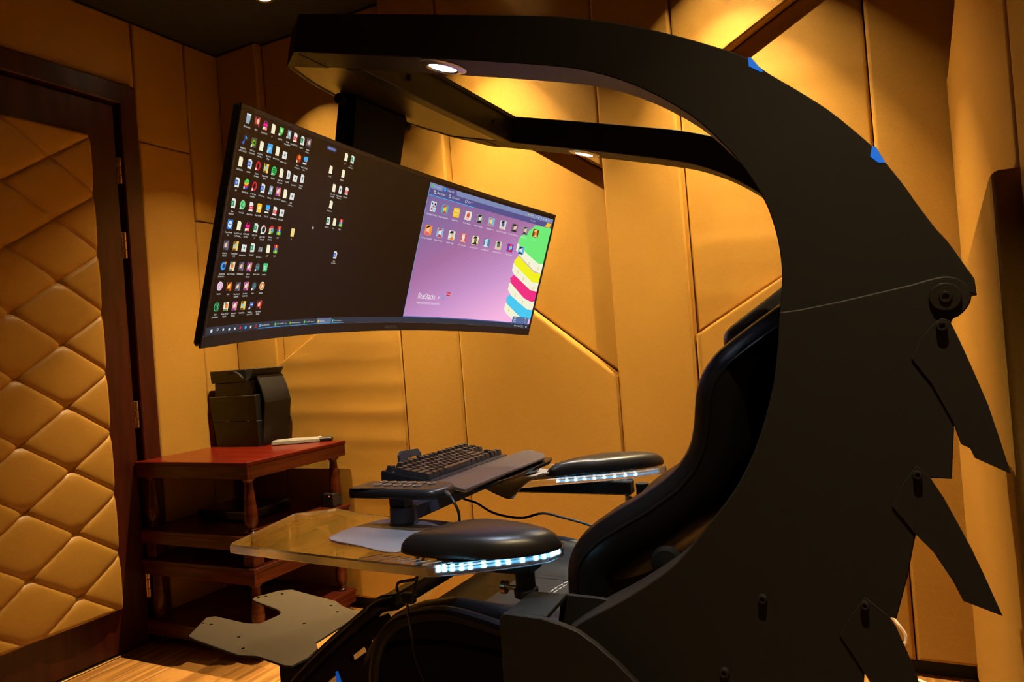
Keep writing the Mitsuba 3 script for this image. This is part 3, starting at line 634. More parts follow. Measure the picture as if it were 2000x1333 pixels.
def icon(u, v, kind):
    L1, L2, L3 = .0007, .0009, .0011
    B = lambda x0, x1, y0, y1, r=.0: affinity.translate(rr(x0 * S, x1 * S, y0 * S, y1 * S, r * S) if r else sbox(x0 * S, y0 * S, x1 * S, y1 * S), u, v)
    C = lambda x, y, r: affinity.translate(Point(x * S, y * S).buffer(r * S, 8), u, v)
    G = lambda *pts: affinity.translate(Polygon([(x * S, y * S) for x, y in pts]), u, v)
    arrow = lambda: put(W_, B(-.5, -.24, -.5, -.24), L3)
    if kind in ('doc', 'page'):
        put(CR if kind == 'doc' else W_, G((-.36, -.5), (.36, -.5), (.36, .3), (.16, .5), (-.36, .5)), L1)
        if kind == 'page': put(GY, B(-.1, .15, -.2, .2), L2)
    elif kind in ('word', 'xls', 'pdf'):
        put(W_, G((-.36, -.5), (.4, -.5), (.4, .3), (.18, .5), (-.36, .5)), L1)
        put({'word': BL, 'xls': DG, 'pdf': RD}[kind], B(-.5, .12, -.28, .25) if kind != 'pdf' else B(-.36, .4, -.3, .08), L2)
        if kind == 'pdf': write(W_, 'PDF', u, v - .22 * S, .0030, L3, True)
        else: write(W_, 'W' if kind == 'word' else 'X', u - .19 * S, v - .18 * S, .0045, L3, True)
    elif kind == 'sq':
        put(W_, B(-.45, .45, -.45, .35), L1); put(GY, B(-.12, .16, -.15, .1), L2)
    elif kind == 'bin':
        put((150, 175, 190), G((-.3, -.5), (.3, -.5), (.42, .42), (-.42, .42)), L1); put(W_, B(-.42, .42, .36, .5), L2)
    elif kind == 'kop':
        put(MG, B(-.42, .42, -.1, .2, .1), L1); put(MG, B(-.42, .42, -.5, -.14, .1), L1); put(W_, B(-.2, .0, -.45, -.18), L2); put(YE, B(.05, .3, -.45, -.18), L2)
        put(MG, G((-.3, .2), (-.2, .5), (-.12, .5), (-.18, .2)), L1); put(MG, G((.3, .2), (.2, .5), (.12, .5), (.18, .2)), L1); arrow()
    elif kind == 'shield':
        put(GN, G((-.4, .45), (.4, .45), (.4, -.05), (0, -.5), (-.4, -.05)), L1); put(W_, C(0, .1, .18), L2); arrow()
    elif kind == 'note':
        put((140, 165, 180), B(-.3, .4, -.45, .5), L1); put(W_, B(-.05, .2, -.1, .3), L2); arrow()
    elif kind == 'music':
        put(BL, C(-.15, -.3, .2), L1); put(BL, B(-.02, .08, -.3, .5), L1); put(LB, G((.08, .5), (.38, .25), (.34, .1), (.08, .3)), L2)
    elif kind == 'nv':
        put((70, 78, 74), B(-.5, .5, -.5, .5), L1); put((118, 185, 0), C(0, 0, .32), L2); put(DK, C(.05, 0, .14), L3); arrow()
    elif kind == 'edge':
        put(LB, B(-.5, .5, -.5, .5), L1); write(W_, 'e', u, v - .3 * S, .009, L2, True); arrow()
    elif kind == 'ball':
        put((170, 40, 20), C(0, 0, .5), L1); put(OR, C(.1, .15, .25), L2); arrow()
    elif kind == 'pc':
        put(LB, G((-.4, .0), (.45, .05), (.45, .5), (-.4, .45)), L1); put((140, 190, 225), B(-.3, .35, -.12, .0), L1); put(W_, B(-.5, .3, -.45, -.28), L1)
    elif kind == 'opera':
        put(RD, affinity.translate(affinity.scale(Point(0, 0).buffer(.5 * S, 12), .9, 1).difference(affinity.scale(Point(0, 0).buffer(.3 * S, 12), .75, 1.1)), u, v), L1); arrow()
    elif kind == 'spot':
        put((30, 215, 96), C(0, 0, .5), L1)
        for k in range(3): put(DK, affinity.translate(LineString([(-.28 * S, (.2 - .2 * k) * S), (0, (.26 - .2 * k) * S), (.3 * S, (.14 - .2 * k) * S)]).buffer(.045 * S), u, v), L2)
        arrow()
    elif kind == 'stack':
        for k, c in enumerate((BL, RD, YE, GN)): put(c, G((-.5, -.32 + .2 * k), (0, -.55 + .2 * k), (.5, -.22 + .2 * k), (0, .05 + .2 * k)), L1 + .00007 * k)
        arrow()
    elif kind == 'coc':
        put((110, 215, 140), C(0, 0, .5), L1); put((30, 160, 80), C(0, 0, .3), L2); put((110, 215, 140), C(.06, .04, .18), L3); arrow()
    elif kind == 'yel':
        put(YE, B(-.45, .45, -.5, .5, .15), L1); put(W_, B(-.22, .22, -.15, .18, .05), L2); arrow()
    elif kind == 'fold': put((245, 220, 130), B(-.36, .36, -.5, .5), L1)
    elif kind == 'cursor': put(W_, G((-.14, .34), (.2, -.1), (-.14, -.2)), L1)
    elif kind == 'tv':
        put((15, 120, 220), B(-.5, .5, -.5, .5), L1); put(W_, C(0, 0, .38), L2); put((15, 120, 220), G((-.3, 0), (-.12, .14), (-.12, -.14)), L3); put((15, 120, 220), G((.3, 0), (.12, .14), (.12, -.14)), L3); put((15, 120, 220), B(-.14, .14, -.05, .05), L3)
    elif kind == 'ring':
        put(W_, C(0, 0, .5), L1); put(DK, C(0, 0, .33), L2); put(RD, B(.05, .3, .2, .4), L3); arrow()
    elif kind == 'chrome':
        for k, c in enumerate((RD, YE, (40, 160, 75))):
            a = [rad(90 + 120 * k - 60 + 10 * j) for j in range(13)]
            put(c, G((0, 0), *[(.5 * math.cos(q), .5 * math.sin(q)) for q in a]), L1)
        put(W_, C(0, 0, .24), L2); put((50, 120, 230), C(0, 0, .18), L3); arrow()
    elif kind == 'rar':
        put(RD, B(-.4, .42, .17, .5), L1); put(BL, B(-.4, .42, -.17, .17), L1); put(GN, B(-.4, .42, -.5, -.17), L1); put(YE, B(-.06, .12, -.5, .5), L2)
    elif kind == 'cam': put(GY, B(-.4, .4, -.25, .3), L1); put(W_, C(.2, -.1, .1), L2)
    elif kind == 'asc':
        put((20, 90, 170), C(0, 0, .5), L1); put(LB, C(0, 0, .38), L2); put((15, 50, 110), C(.04, 0, .24), L3); put(OR, C(.32, .36, .15), L3)
    elif kind == 'hex':
        put((75, 95, 105), G((-.4, .25), (0, .5), (.4, .25), (.4, -.25), (0, -.5), (-.4, -.25)), L1); write(TEALC, 'nox', u, v - .12 * S, .0034, L2, True); arrow()
    elif kind == 'green': put((70, 205, 130), B(-.45, .45, -.5, .5, .1), L1); put(W_, C(0, 0, .22), L2); put((70, 205, 130), C(0, 0, .12), L3)
    elif kind == 'itunes': put(W_, C(0, 0, .5), L1); put((230, 170, 215), C(0, 0, .42), L2); put(W_, B(-.05, .05, -.2, .25), L3); put(W_, C(-.1, -.2, .1), L3)
    elif kind == 'play': put(W_, C(0, 0, .5), L1); put(OR, C(0, 0, .43), L2); put(W_, G((-.15, .25), (.28, 0), (-.15, -.25)), L3)
    elif kind == 'iobit':
        put((60, 195, 120), C(0, 0, .5), L1); put((20, 70, 60), C(0, 0, .4), L2); write((120, 240, 160), 'U', u, v - .25 * S, .0075, L3, True)
    elif kind == 'intel': put((60, 90, 170), B(-.3, .4, -.2, .35), L1); put(W_, B(-.2, .3, .02, .12), L2); put(W_, B(-.45, -.15, -.5, -.28), L2)
    elif kind.startswith('tile'):
        n = int(kind[4:]); pal = [((200, 60, 50), SK, DK), ((110, 105, 120), SK, (60, 62, 75)), ((240, 210, 90), (150, 200, 230), (120, 80, 50)), ((225, 120, 120), W_, (120, 60, 160)), ((240, 225, 200), OR, (110, 140, 90)), ((215, 90, 30), (250, 205, 110), DK)][n - 1]
        q = (int(abs(u) * 1e5) * 7 + int(abs(v) * 1e5) * 13) % 5
        put(pal[0], B(-.46, .46, -.5, .5), L1); put(pal[1], B(-.3 + .05 * q, .16 + .05 * q, -.2, .3, .15), L2); put(pal[2], B(-.46, .1 + .06 * q, -.5, -.28), L2); put(pal[2], G((-.46, .5), (.1, .5), (-.3 + .05 * q, .12)), L3)
ICONS = [
"-.5762 .1634 bin Recycle Bin", "-.5518 .164 tile1 AIDA", "-.5291 .1633 kop KOPLAYER", "-.506 .1625 doc lv", "-.4832 .1631 shield PureVPN", "-.4602 .1628 note Album/Downloader", "-.4407 .162 pdf Quy chế 2017", "-.4183 .1613 xls thang1", "-.3984 .1614 tile2 Mobile/Royale",
"-.5767 .1325 music GetMusic_/v2020.10.26", "-.5519 .1329 nv GeForce/Experience", "-.5297 .1318 doc sv nội quy/sua tap...", "-.5065 .132 edge Microsoft/Edge", "-.4839 .1319 doc screenshot...", "-.462 .1299 sq screen-sho...", "-.4195 .1313 ball Driver/Booster 6", "-.3983 .1311 pc Bay Gaming/Box",
"-.5771 .1009 doc TINYSCAN", "-.5526 .101 word update", "-.5298 .1014 opera Opera/Browser", "-.5072 .1011 tile3 Juggernaut/Wars", "-.484 .1005 spot Spotify", "-.4623 .1004 doc New Text/Document", "-.4407 .1003 page VietPDF", "-.4197 .0982 sq Capture-4...", "-.3984 .1004 page Launch/Word...",
"-.577 .0701 word HD", "-.5526 .0701 stack BlueStacks", "-.5301 .0701 opera sv nội quy/ngoại tu...", "-.5064 .0698 word kichhenta...", "-.4839 .0693 note Speccy", "-.4618 .0697 tile4 Đấu Tiên Đài", "-.4408 .0689 doc lystruyên...", "-.4193 .068 sq 2Dol/Demon...",
"-.5774 .039 xls New/Microsof...", "-.5531 .0389 coc Cốc Cốc", "-.5297 .0384 pdf New folder", "-.5069 .0386 yel Quản lý file", "-.4832 .0389 pc This PC", "-.4618 .0381 pdf Op Demand...", "-.4406 .0376 sq WIFI BAN...",
"-.5772 .0075 tv TeamViewer/14", "-.5529 .0072 doc AutoClick 2.2/- TaiPhanM...", "-.5296 .0074 kop KOPLAYER/mo nhi...", "-.5064 .0069 xls KHO.DIT/-3", "-.4847 .0054 ring ASUS GPU/TweakII", "-.4616 .0067 chrome Google/Chrome", "-.4396 .0071 rar tdof",
"-.5779 -.0241 tile2 Guild of/Heroes", "-.5525 -.024 tile3 DownDeck/LAD", "-.5295 -.0258 sq Hoàn ăn nh...", "-.506 -.0247 xls KHO.DIT", "-.4835 -.0271 cam SCTCB_1...", "-.4611 -.0249 doc ASIP", "-.4396 -.0242 rar tdof",
"-.5762 -.0557 asc Advanced/SystemCa...", "-.5522 -.0557 tile5 Age of Magic", "-.5279 -.0557 tile2 Blackbeard", "-.5057 -.0561 tile4 World/Heroes", "-.4827 -.0559 hex Mulh-Drive", "-.4605 -.0561 green LuniPro",
"-.5759 -.0865 itunes iTunes", "-.5512 -.0874 tile6 Raid", "-.5279 -.088 tile2 The War of/Genesis", "-.505 -.0874 tile4 Lục Đạo/Truyện Ký", "-.4828 -.0876 hex Nox", "-.46 -.0873 play AllCast",
"-.5753 -.1187 iobit IObit/Uninstaller", "-.5509 -.1188 tile5 Giang Hồ Kỳ/Duyên", "-.5273 -.1191 tile4 Blade &/Wings", "-.5039 -.1191 tile3 TaptapHer...", "-.4813 -.119 intel Realtek.../Audio CPL", "-.4584 -.1192 tile1 The Royal/Affairs",
"-.2729 .1599 doc ws", "-.2511 .1597 xls New/Microsof...", "-.3152 .1295 doc nhi 4.8", "-.2725 .1291 doc adkom...", "-.2938 .0991 doc New Text/Docume...", "-.272 .0988 page DigitalCom.../-Bahe VB...", "-.2506 .0995 pdf Công vă...", "-.2934 .0682 doc NhanCon...", "-.2924 .0376 xls KHO.DI...", "-.271 .0378 doc text", "-.2496 .038 rar vxeg",
"-.3978 .0071 fold tl", "-.3371 .021 cursor ", "-.2478 -.0245 word New/Microsof..."]
for line in ICONS:
    u, v, kind, name = line.split(' ', 3)
    u, v = float(u), float(v)
    icon(u, v, kind)
    for k, tline in enumerate(name.split('/')):
        if tline.strip(): write(W_, tline, u, v - .0132 - .0040 * k, .0025, .0007, True, .95)
# pill at the top edge, task bar
put((52, 75, 135), rr(-.340, -.309, .162, .1685, .003), .0006); write(W_, '00:21:20:24', -.3245, .1640, .0026, .0008, True)
put_wide(TB, sbox(-.5935, -.1612, .5935, -.1497), .0006)
put(W_, sbox(-.5806, -.1585, -.5756, -.1533), .0008)
put(W_, Point(-.5625, -.1550).buffer(.0022).difference(Point(-.5625, -.1550).buffer(.0015)), .0008)
put(W_, sbox(-.5495, -.1577, -.5452, -.1545), .0008); put(W_, sbox(-.5335, -.1587, -.5290, -.1552), .0008); put(W_, sbox(-.5182, -.1583, -.5138, -.1553), .0008)
put(RD, Point(-.5010, -.1566).buffer(.0026), .0008); put(LB, Point(-.4862, -.1567).buffer(.0027), .0008); put(CR, sbox(-.4738, -.1589, -.4695, -.1547), .0008)
put(RD, Point(-.4571, -.1564).buffer(.0030).difference(Point(-.4571, -.1564).buffer(.0017)), .0008)
for k, (a, b, c, name) in enumerate(((-.4494, -.4056, LB, 'Bảng điều khiển...'), (-.4034, -.3604, GN, 'TOP.VN_DRAFT - G...'), (-.3578, -.3149, (118, 185, 0), 'GeForce Experience'), (-.3123, -.2673, GN, 'PureVPN - Secure C...'), (-.2658, -.2184, YE, 'BlueStacks'), (-.2170, -.1743, TEALC, 'TOP.VN_Dang yeu...'))):
    if k == 4: put_wide((100, 112, 140), sbox(a - .001, -.1612, b, -.1497), .0007)
    put(LB, sbox(a, -.1612, b, -.1603), .0008)
    put(c, rr(a + .0015, a + .0062, -.1585, -.1533, .001), .0009)
    write(W_, name, a + .0080, -.1570, .0024, .0009, False, .9)
for k in range(5): put(W_, sbox(.5270 + .0055 * k, -.1575, .5300 + .0055 * k, -.1545), .0008)
write(W_, '10:51 AM', .5560, -.1545, .0018, .0008); write(W_, '29/5/2019', .5560, -.1585, .0018, .0008); put(W_, rr(.5790, .5840, -.1585, -.1535, .001), .0008)
# emulator window
u0, u1, v0, v1 = .0480, .5935, -.1470, .1670
c0, c1, c2, c3 = np.array([118., 104, 158]), np.array([168., 112, 162]), np.array([205., 150, 205]), np.array([252., 186, 230])
NB = 44
win = sbox(u0, v0, u1, v1 - .026)
dirv = np.array([.42, -.9]) / np.linalg.norm([.42, -.9])
ext = [np.dot(dirv, q) for q in ((u0, v0), (u1, v0), (u0, v1 - .026), (u1, v1 - .026))]
e0, e1 = min(ext), max(ext)
pv_ = np.array([-dirv[1], dirv[0]])
for k in range(NB):
    a, b = e0 + (e1 - e0) * k / NB, e0 + (e1 - e0) * (k + 1) / NB
    q = Polygon([tuple(dirv * a + pv_ * 2), tuple(dirv * b + pv_ * 2), tuple(dirv * b - pv_ * 2), tuple(dirv * a - pv_ * 2)]).intersection(win)
    f = (k + .5) / NB
    col = c0 + (c1 - c0) * min(1, f / .35) if f < .35 else (c1 + (c2 - c1) * ((f - .35) / .25) if f < .6 else c2 + (c3 - c2) * min(1, (f - .6) / .25))
    put_wide(tuple(int(x) for x in col), q, .0006)
put_wide((78, 100, 165), sbox(u0 - .0022, v0 - .0025, u1, v0), .0006); put((120, 150, 205), sbox(u0 - .0022, v0 - .0025, u0, v1), .0006)
put_wide((125, 140, 185), sbox(u0, v1 - .0125, u1, v1), .0007)
put_wide((84, 82, 140), sbox(u0, v1 - .0270, u1, v1 - .0125), .0007)
put_wide((84, 82, 140), Polygon([(.098, v1 - .0126), (.105, v1), (.152, v1), (.162, v1 - .0126)]), .0008)
put(GN, Point(.055, v1 - .006).buffer(.0035), .0010); write((190, 200, 220), 'BlueStacks', .063, v1 - .0085, .0042, .0010)
put(LB, rr(.1045, .1120, v1 - .0105, v1 - .002, .001), .0010); write(W_, 'Trang chủ', .117, v1 - .0085, .0045, .0010)
for xx, yy in ((.066, .149), (.0705, .149), (.066, .1445), (.0705, .1445)): put(W_, sbox(xx, yy, xx + .0034, yy + .0034), .0010)
write(W_, 'ỨNG DỤNG', .079, .1455, .0048, .0010); put(LB, sbox(u0, .1385, .243, .1402), .0010)
put(W_, rr(.1295, .1365, .1445, .1525, .002).difference(rr(.131, .135, .146, .151, .001)), .0010); write((205, 205, 225), 'CỬA HÀNG', .142, .1455, .0045, .0010)
put(W_, Point(.203, .1485).buffer(.0042).difference(Point(.203, .1485).buffer(.003)), .0010); write((205, 205, 225), 'GÓP Ý', .211, .1460, .0045, .0010)
put(YE, Point(.480, v1 - .006).buffer(.0028), .0010); write(W_, '8000', .487, v1 - .008, .0040, .0010)
for k in range(6): put(W_, sbox(.512 + .012 * k, v1 - .008, .5155 + .012 * k, v1 - .0045), .0010)
write((190, 195, 215), 'Tìm kiếm', .492, .1455, .0042, .0010); put(YE, Polygon([(.563, .1405), (.570, .1530), (.590, .1530), (.584, .1405)]), .0010)
APPS = ['Ứng dụng hệ thống', 'Juggernaut Wars', 'Quản lý file', 'World Heroes', 'Guild of Heroes', 'TaptapHeroes', 'Giang Hồ Kỳ Duyên', 'The War of Genesis', 'Blackbeard', 'Raid']
APP2 = ['Lục Đạo Truyện Ký', 'Blade & Wings', 'Age of Magic', 'Đấu Tiên Đài', 'DownDeck LAD', 'Mobile Royale', 'The Royal Affairs', 'Chú Bé Rồng', '']
pals = [((70, 170, 210), YE, (200, 80, 70)), (YE, W_, OR), (W_, (225, 80, 60), SK), ((140, 135, 140), W_, DK), ((120, 190, 220), (245, 215, 120), (200, 120, 100)), ((215, 225, 230), (70, 90, 110), SK), ((120, 100, 110), SK, DK), ((140, 140, 150), SK, (70, 60, 60)), ((110, 60, 30), OR, (250, 200, 120)),
        ((250, 150, 60), SK, (230, 90, 120)), ((150, 180, 220), W_, (200, 70, 80)), (W_, (220, 200, 160), OR), ((215, 90, 100), W_, SK), ((240, 230, 170), (120, 120, 100), DK), ((70, 130, 170), (190, 220, 235), W_), ((215, 205, 185), (90, 110, 90), SK), (PU, (120, 220, 190), RD), ((100, 180, 230), W_, (60, 70, 110))]
AX = [.0754, .1237, .1731, .2241, .2748, .3258, .3782, .431, .4816, .5285]
for k in range(19):
    row2 = k >= 10
    j = k - 10 if row2 else k
    u, v, name = AX[j], (.0595 if row2 else .1155), (APP2 if row2 else APPS)[j]
    s = .0135
    if k == 0:
        for a in (-1, 1):
            for b in (-1, 1): put(W_, rr(u + a * .006 - .005, u + a * .006 + .005, v + b * .0062 - .0055, v + b * .0062 + .0055, .0015), .0010)
        put((40, 90, 130), Point(u - .006, v + .006).buffer(.003), .0012); put(DK, Point(u + .006, v + .006).buffer(.003), .0012); put((180, 60, 70), sbox(u - .008, v - .009, u - .004, v - .003), .0012); put(LB, sbox(u + .004, v - .009, u + .008, v - .004), .0012)
    else:
        A_, B_, C_ = pals[k - 1]
        q = k * 7 % 5
        put(A_, rr(u - s, u + s, v - s * .84, v + s * .84, .003), .0010)
        if k == 2: put(W_, rr(u - .008, u + .008, v - .005, v + .006, .001), .0012); put(YE, rr(u - .0065, u + .0065, v - .0035, v + .0035, .001), .0013)
        else:
            put(B_, affinity.scale(Point(u + (q - 2) * .0012, v + .001).buffer(.0075), .8, 1.1), .0012)
            put(C_, Polygon([(u - s * .9, v - s * .76), (u + s * .8, v - s * .76), (u + (q - 2) * .003, v - .0025)]), .0013)
            put(C_ if k % 2 else DK, Polygon([(u - s * .8, v + s * .3), (u - s * .4, v + s * .76), (u + s * .5, v + s * .76), (u + (q - 2) * .002, v + s * .38)]), .0013)
    if name: write((240, 235, 245), name, u, v - .0205, .0036, .0010, True)
write((250, 245, 252), 'BlueStacks', .0886, -.1030, .0135, .0010, False, .74); write((250, 245, 252), '+', .1690, -.1020, .011, .0010)
put(LB, Polygon([(.186, -.089), (.190, -.088), (.198, -.1005), (.194, -.1015)]), .0010); put(RD, rr(.204, .219, -.0905, -.0820, .001), .0010); write(W_, 'Beta', .2062, -.0880, .0042, .0012)
write((250, 245, 252), 'Now powered by Android N', .0886, -.1155, .0055, .0010, False, .95)
CAKE = [((110, 240, 120), [(.5935, .1395), (.5202, .1376), (.4929, .1126), (.4648, .0965), (.4597, .0815), (.4752, .068), (.5442, .0427), (.5735, .033), (.5935, .0345)]),
    ((248, 248, 218), [(.4597, .0815), (.4598, .058), (.4744, .0469), (.5605, .0095), (.5935, .0065), (.5935, .0345), (.5735, .033), (.5442, .0427), (.4752, .068)]),
    ((246, 246, 30), [(.4757, .0433), (.461, .0257), (.4707, .0163), (.5281, -.0077), (.5635, -.0228), (.5935, -.0227), (.5935, .006), (.5618, .0058), (.4875, .0393)]),
    ((248, 248, 218), [(.461, .0257), (.462, -.0005), (.4762, -.0108), (.5638, -.0475), (.5935, -.0477), (.5935, -.0227), (.5635, -.0228), (.5281, -.0077), (.4707, .0163)]),
    ((245, 45, 130), [(.4745, -.0118), (.4616, -.0229), (.4678, -.0342), (.548, -.0752), (.5798, -.0806), (.5935, -.0776), (.5935, -.0485), (.5638, -.0475), (.4878, -.0155)]),
    ((248, 248, 218), [(.4637, -.0346), (.4624, -.0546), (.4827, -.0701), (.5625, -.1043), (.5935, -.1045), (.5935, -.0776), (.5798, -.0806), (.5429, -.0729), (.4678, -.0342)]),
    ((70, 205, 245), [(.4756, -.0681), (.463, -.0798), (.4726, -.095), (.5457, -.1291), (.5813, -.1336), (.5935, -.1327), (.5935, -.1047), (.5667, -.104), (.4840, -.0712)]),
    ((248, 248, 218), [(.4664, -.0880), (.4646, -.1117), (.4807, -.124), (.5150, -.1395), (.5600, -.1400), (.5457, -.1291), (.4726, -.095)])]
for c, p in CAKE: put_wide(c, Polygon(p).buffer(-.003).buffer(.003), .0008)
for u, v in ((.49, .048), (.53, .028), (.575, .018), (.49, .0), (.52, -.018), (.50, -.068), (.54, -.085), (.487, -.112), (.575, -.04)): put((235, 228, 160), sbox(u - .003, v - .005, u + .003, v + .005), .00095)
put((88, 112, 158), rr(.5120, .5850, -.1470, -.1285, .004), .0010)
for k in range(3):
    x = .5230 + .0225 * k
    put(W_, rr(x - .004, x + .004, -.1385, -.1305, .0012).difference(rr(x - .003, x + .003, -.1375, -.1315, .0008)), .0012); put((200, 210, 225), sbox(x - .006, -.1435, x + .006, -.1420), .0012)
for c, parts in paint.items():
    V, Fc, at = [], [], 0
    for v, f in parts: V.append(v); Fc.append(f + at); at += len(v)
    v, f = np.vstack(V), np.vstack(Fc)
    w = scr(v[:, 0], v[:, 1], v[:, 2])
    n = np.cross(w[f[:, 1]] - w[f[:, 0]], w[f[:, 2]] - w[f[:, 0]])
    f = np.where((n[:, 0] < 0)[:, None], f[:, ::-1], f)
    big = sum(abs(np.cross(p_[f_[:, 1], :2] - p_[f_[:, 0], :2], p_[f_[:, 2], :2] - p_[f_[:, 0], :2])).sum() / 2 for p_, f_ in parts)
    obj('screen_print', tm(w, f), 'screen_glass', SCR, smooth=False, kind='stuff', emitter=glow(lin(*c), .95, 0.1 if big > .004 else 0.0))

# ================================================================== KEYBOARD, WRIST REST AND SMALL THINGS ON THE TABLES
KB = thing('keyboard', 'black tenkeyless mechanical keyboard on the tray under the monitor', 'keyboard')
KX0, KX1, KY0, KY1 = -.970, -.838, 1.236, 1.572
kz = lambda x: .899 - (x - KX0) * .16
case = hull([(x, y, z) for x, y in ((KX0, KY0), (KX1, KY0), (KX0, KY1), (KX1, KY1)) for z in (.8665, kz(x) - .004)])
obj('case', cat(hull(np.vstack([np.asarray(case.vertices) * 1.0, [(x + s * .002, y + q * .002, kz(x)) for x, s in ((KX0, 1), (KX1, -1)) for y, q in ((KY0, 1), (KY1, -1))]]))), 'black_plastic', KB)
U = (KY1 - KY0 - .010) / 18.25
rows = [[(0, 1), (2, 1), (3, 1), (4, 1), (5, 1), (6.5, 1), (7.5, 1), (8.5, 1), (9.5, 1), (11, 1), (12, 1), (13, 1), (14, 1), (15.25, 1), (16.25, 1), (17.25, 1)],
        [(k, 1) for k in range(13)] + [(13, 2), (15.25, 1), (16.25, 1), (17.25, 1)], [(0, 1.5)] + [(1.5 + k, 1) for k in range(12)] + [(13.5, 1.5), (15.25, 1), (16.25, 1), (17.25, 1)],
        [(0, 1.75)] + [(1.75 + k, 1) for k in range(11)] + [(12.75, 2.25)], [(0, 2.25)] + [(2.25 + k, 1) for k in range(10)] + [(12.25, 2.75), (16.25, 1)],
        [(0, 1.25), (1.25, 1.25), (2.5, 1.25), (3.75, 6.25), (10, 1.25), (11.25, 1.25), (12.5, 1.25), (13.75, 1.25), (15.25, 1), (16.25, 1), (17.25, 1)]]
pitch_x = [0, 1.28, 2.28, 3.28, 4.28, 5.28]
base_keys = {}
for r_, keys in enumerate(rows):
    xc = KX0 + .008 + pitch_x[r_] * .0178 + .0085
    for p_, w_ in keys:
        yc = KY0 + .005 + (p_ + w_ / 2) * U
        lift = (.0015, .001, 0, 0, .0005, .001)[r_]
        b = []
        hw, hx = w_ * U / 2 - .0008, .0080
        for z, e in ((.0005, .0), (.007, .0014), (.0105 + lift, .0026)): b += [(sx * (hx - e), sy * (hw - e), z) for sx in (-1, 1) for sy in (-1, 1)]
        kc = (round(w_, 2), lift)
        if kc not in base_keys: base_keys[kc] = ply(hull(b), 'key_plastic', False)
        k = numbered(KB + '__keycap')
        scene[k] = {**base_keys[kc], 'to_world': T().translate([xc, yc, kz(xc)]).rotate([0, 1, 0], math.degrees(math.atan(.16)))}
obj('palm_ledge', hull([(x, y, z) for x, y in ((KX1 - .001, KY0 + .004), (KX1 - .001, KY1 - .004), (KX1 + .006, KY0 + .004), (KX1 + .006, KY1 - .004)) for z in (.8668, .876 if x < KX1 else .872)]), 'black_plastic', KB)
wr = [(-.829, 1.228), (-.829, 1.625), (-.812, 1.648), (-.745, 1.590), (-.719, 1.535), (-.723, 1.172), (-.753, 1.189)]
WR = thing('wrist_rest', 'long flat dark grey wrist rest in front of the keyboard', 'wrist rest')
obj('board', remap(layers(wr, [(0, .012), (.006, .001), (.008, 0), (.011, .001), (.014, .016)]), lambda v: np.stack([v[:, 0], v[:, 1], v[:, 2] + .8664], 1)), 'satin_grey', WR, smooth=20)

HS = thing('handset', 'black wired handset with silver buttons lying on the swivel bar', 'remote control')
hs = spline(ccw([(-.946, 1.108), (-.954, 1.118), (-.951, 1.168), (-.940, 1.180), (-.88, 1.186), (-.785, 1.190), (-.752, 1.180), (-.740, 1.150), (-.745, 1.114), (-.772, 1.096), (-.88, 1.100), (-.945, 1.104)]), 4, True)
obj('body', remap(layers(hs, [(0, .006), (.003, .001), (.009, 0), (.014, .001), (.0175, .004), (.0195, .010)]), lambda v: v + [0, 0, .8708]), 'black_plastic', HS, smooth=40)
for r_ in range(2):
    for k in range(6 - r_ * 0 if r_ == 0 else 5):
        x_, y_ = -.905 + .0235 * k + .006 * r_, 1.158 - .024 * r_
        bt = Point(0, 0).buffer(.0085, 8).difference(Point(0, 0).buffer(.0055, 8))
        ring = trimesh.creation.extrude_polygon(bt, .0015, engine='earcut')
        b_ = obj('button', shift(lathe([(0, 0), (.0085, 0), (.0082, .0018), (.006, .0026), (0, .003)], 18), x_, y_, .8900), 'black_plastic', HS)
        obj('ring', shift(ring, x_, y_, .8911), 'button_silver', b_)
obj('strain_relief', tube([(-.752, 1.140, .880), (-.736, 1.130, .879), (-.724, 1.120, .876)], [.0052, .0042, .0034], 10, 4), 'satin_grey', HS)
obj('cord', tube([(-.724, 1.120, .876), (-.712, 1.112, .868), (-.703, 1.112, .850), (-.706, 1.116, .828), (-.72, 1.124, .8155), (-.75, 1.135, .8155)], .0027, 10, 5), 'cable_black', HS)

MS = thing('mouse', 'small black mouse with a glossy face half under the far end of the wrist rest', 'mouse')
obj('shell', shift(rbox(-.022, .022, -.032, .032, 0, .028, .009), -.826, 1.655, .8155), 'gloss_black', MS, smooth=True)
obj('wheel', shift(moved(lathe([(0, -.003), (.007, -.003), (.007, .003), (0, .003)], 18), rotm([1, 0, 0], 90)), -.839, 1.655, .8415), 'satin_grey', MS)
mp_ = np.array([(-.722, 1.362, .818), (-.738, 1.440, .826), (-.745, 1.515, .830), (-.752, 1.590, .826), (-.757, 1.66, .818), (-.765, 1.72, .8135)])
far_edge = np.array([(-.86, 1.48, .8127), (-.87, 1.54, .8127), (-.88, 1.60, .8127), (-.89, 1.66, .8127), (-.90, 1.70, .8127), (-.90, 1.75, .8127)])
a_, b_ = spline(mp_, 5), spline(far_edge, 5)
G_ = np.stack([a_ * (1 - f) + b_ * f + np.array([0, 0, -.012 * math.sin(math.pi * f)]) * (1 - f) for f in np.linspace(0, 1, 10)], 0)
G_[..., 2] = np.maximum(G_[..., 2], .8112)
obj('mouse_pad', cat(grid(G_), tm(np.asarray(grid(G_).vertices) + [0, 0, .0022], grid(G_).faces[:, ::-1]), tube(a_ + [0, 0, .001], .0022, 8, 1)), 'mat_grey', smooth=40, label='grey mouse pad with a curled up edge on the far acrylic table', cat='mouse pad')

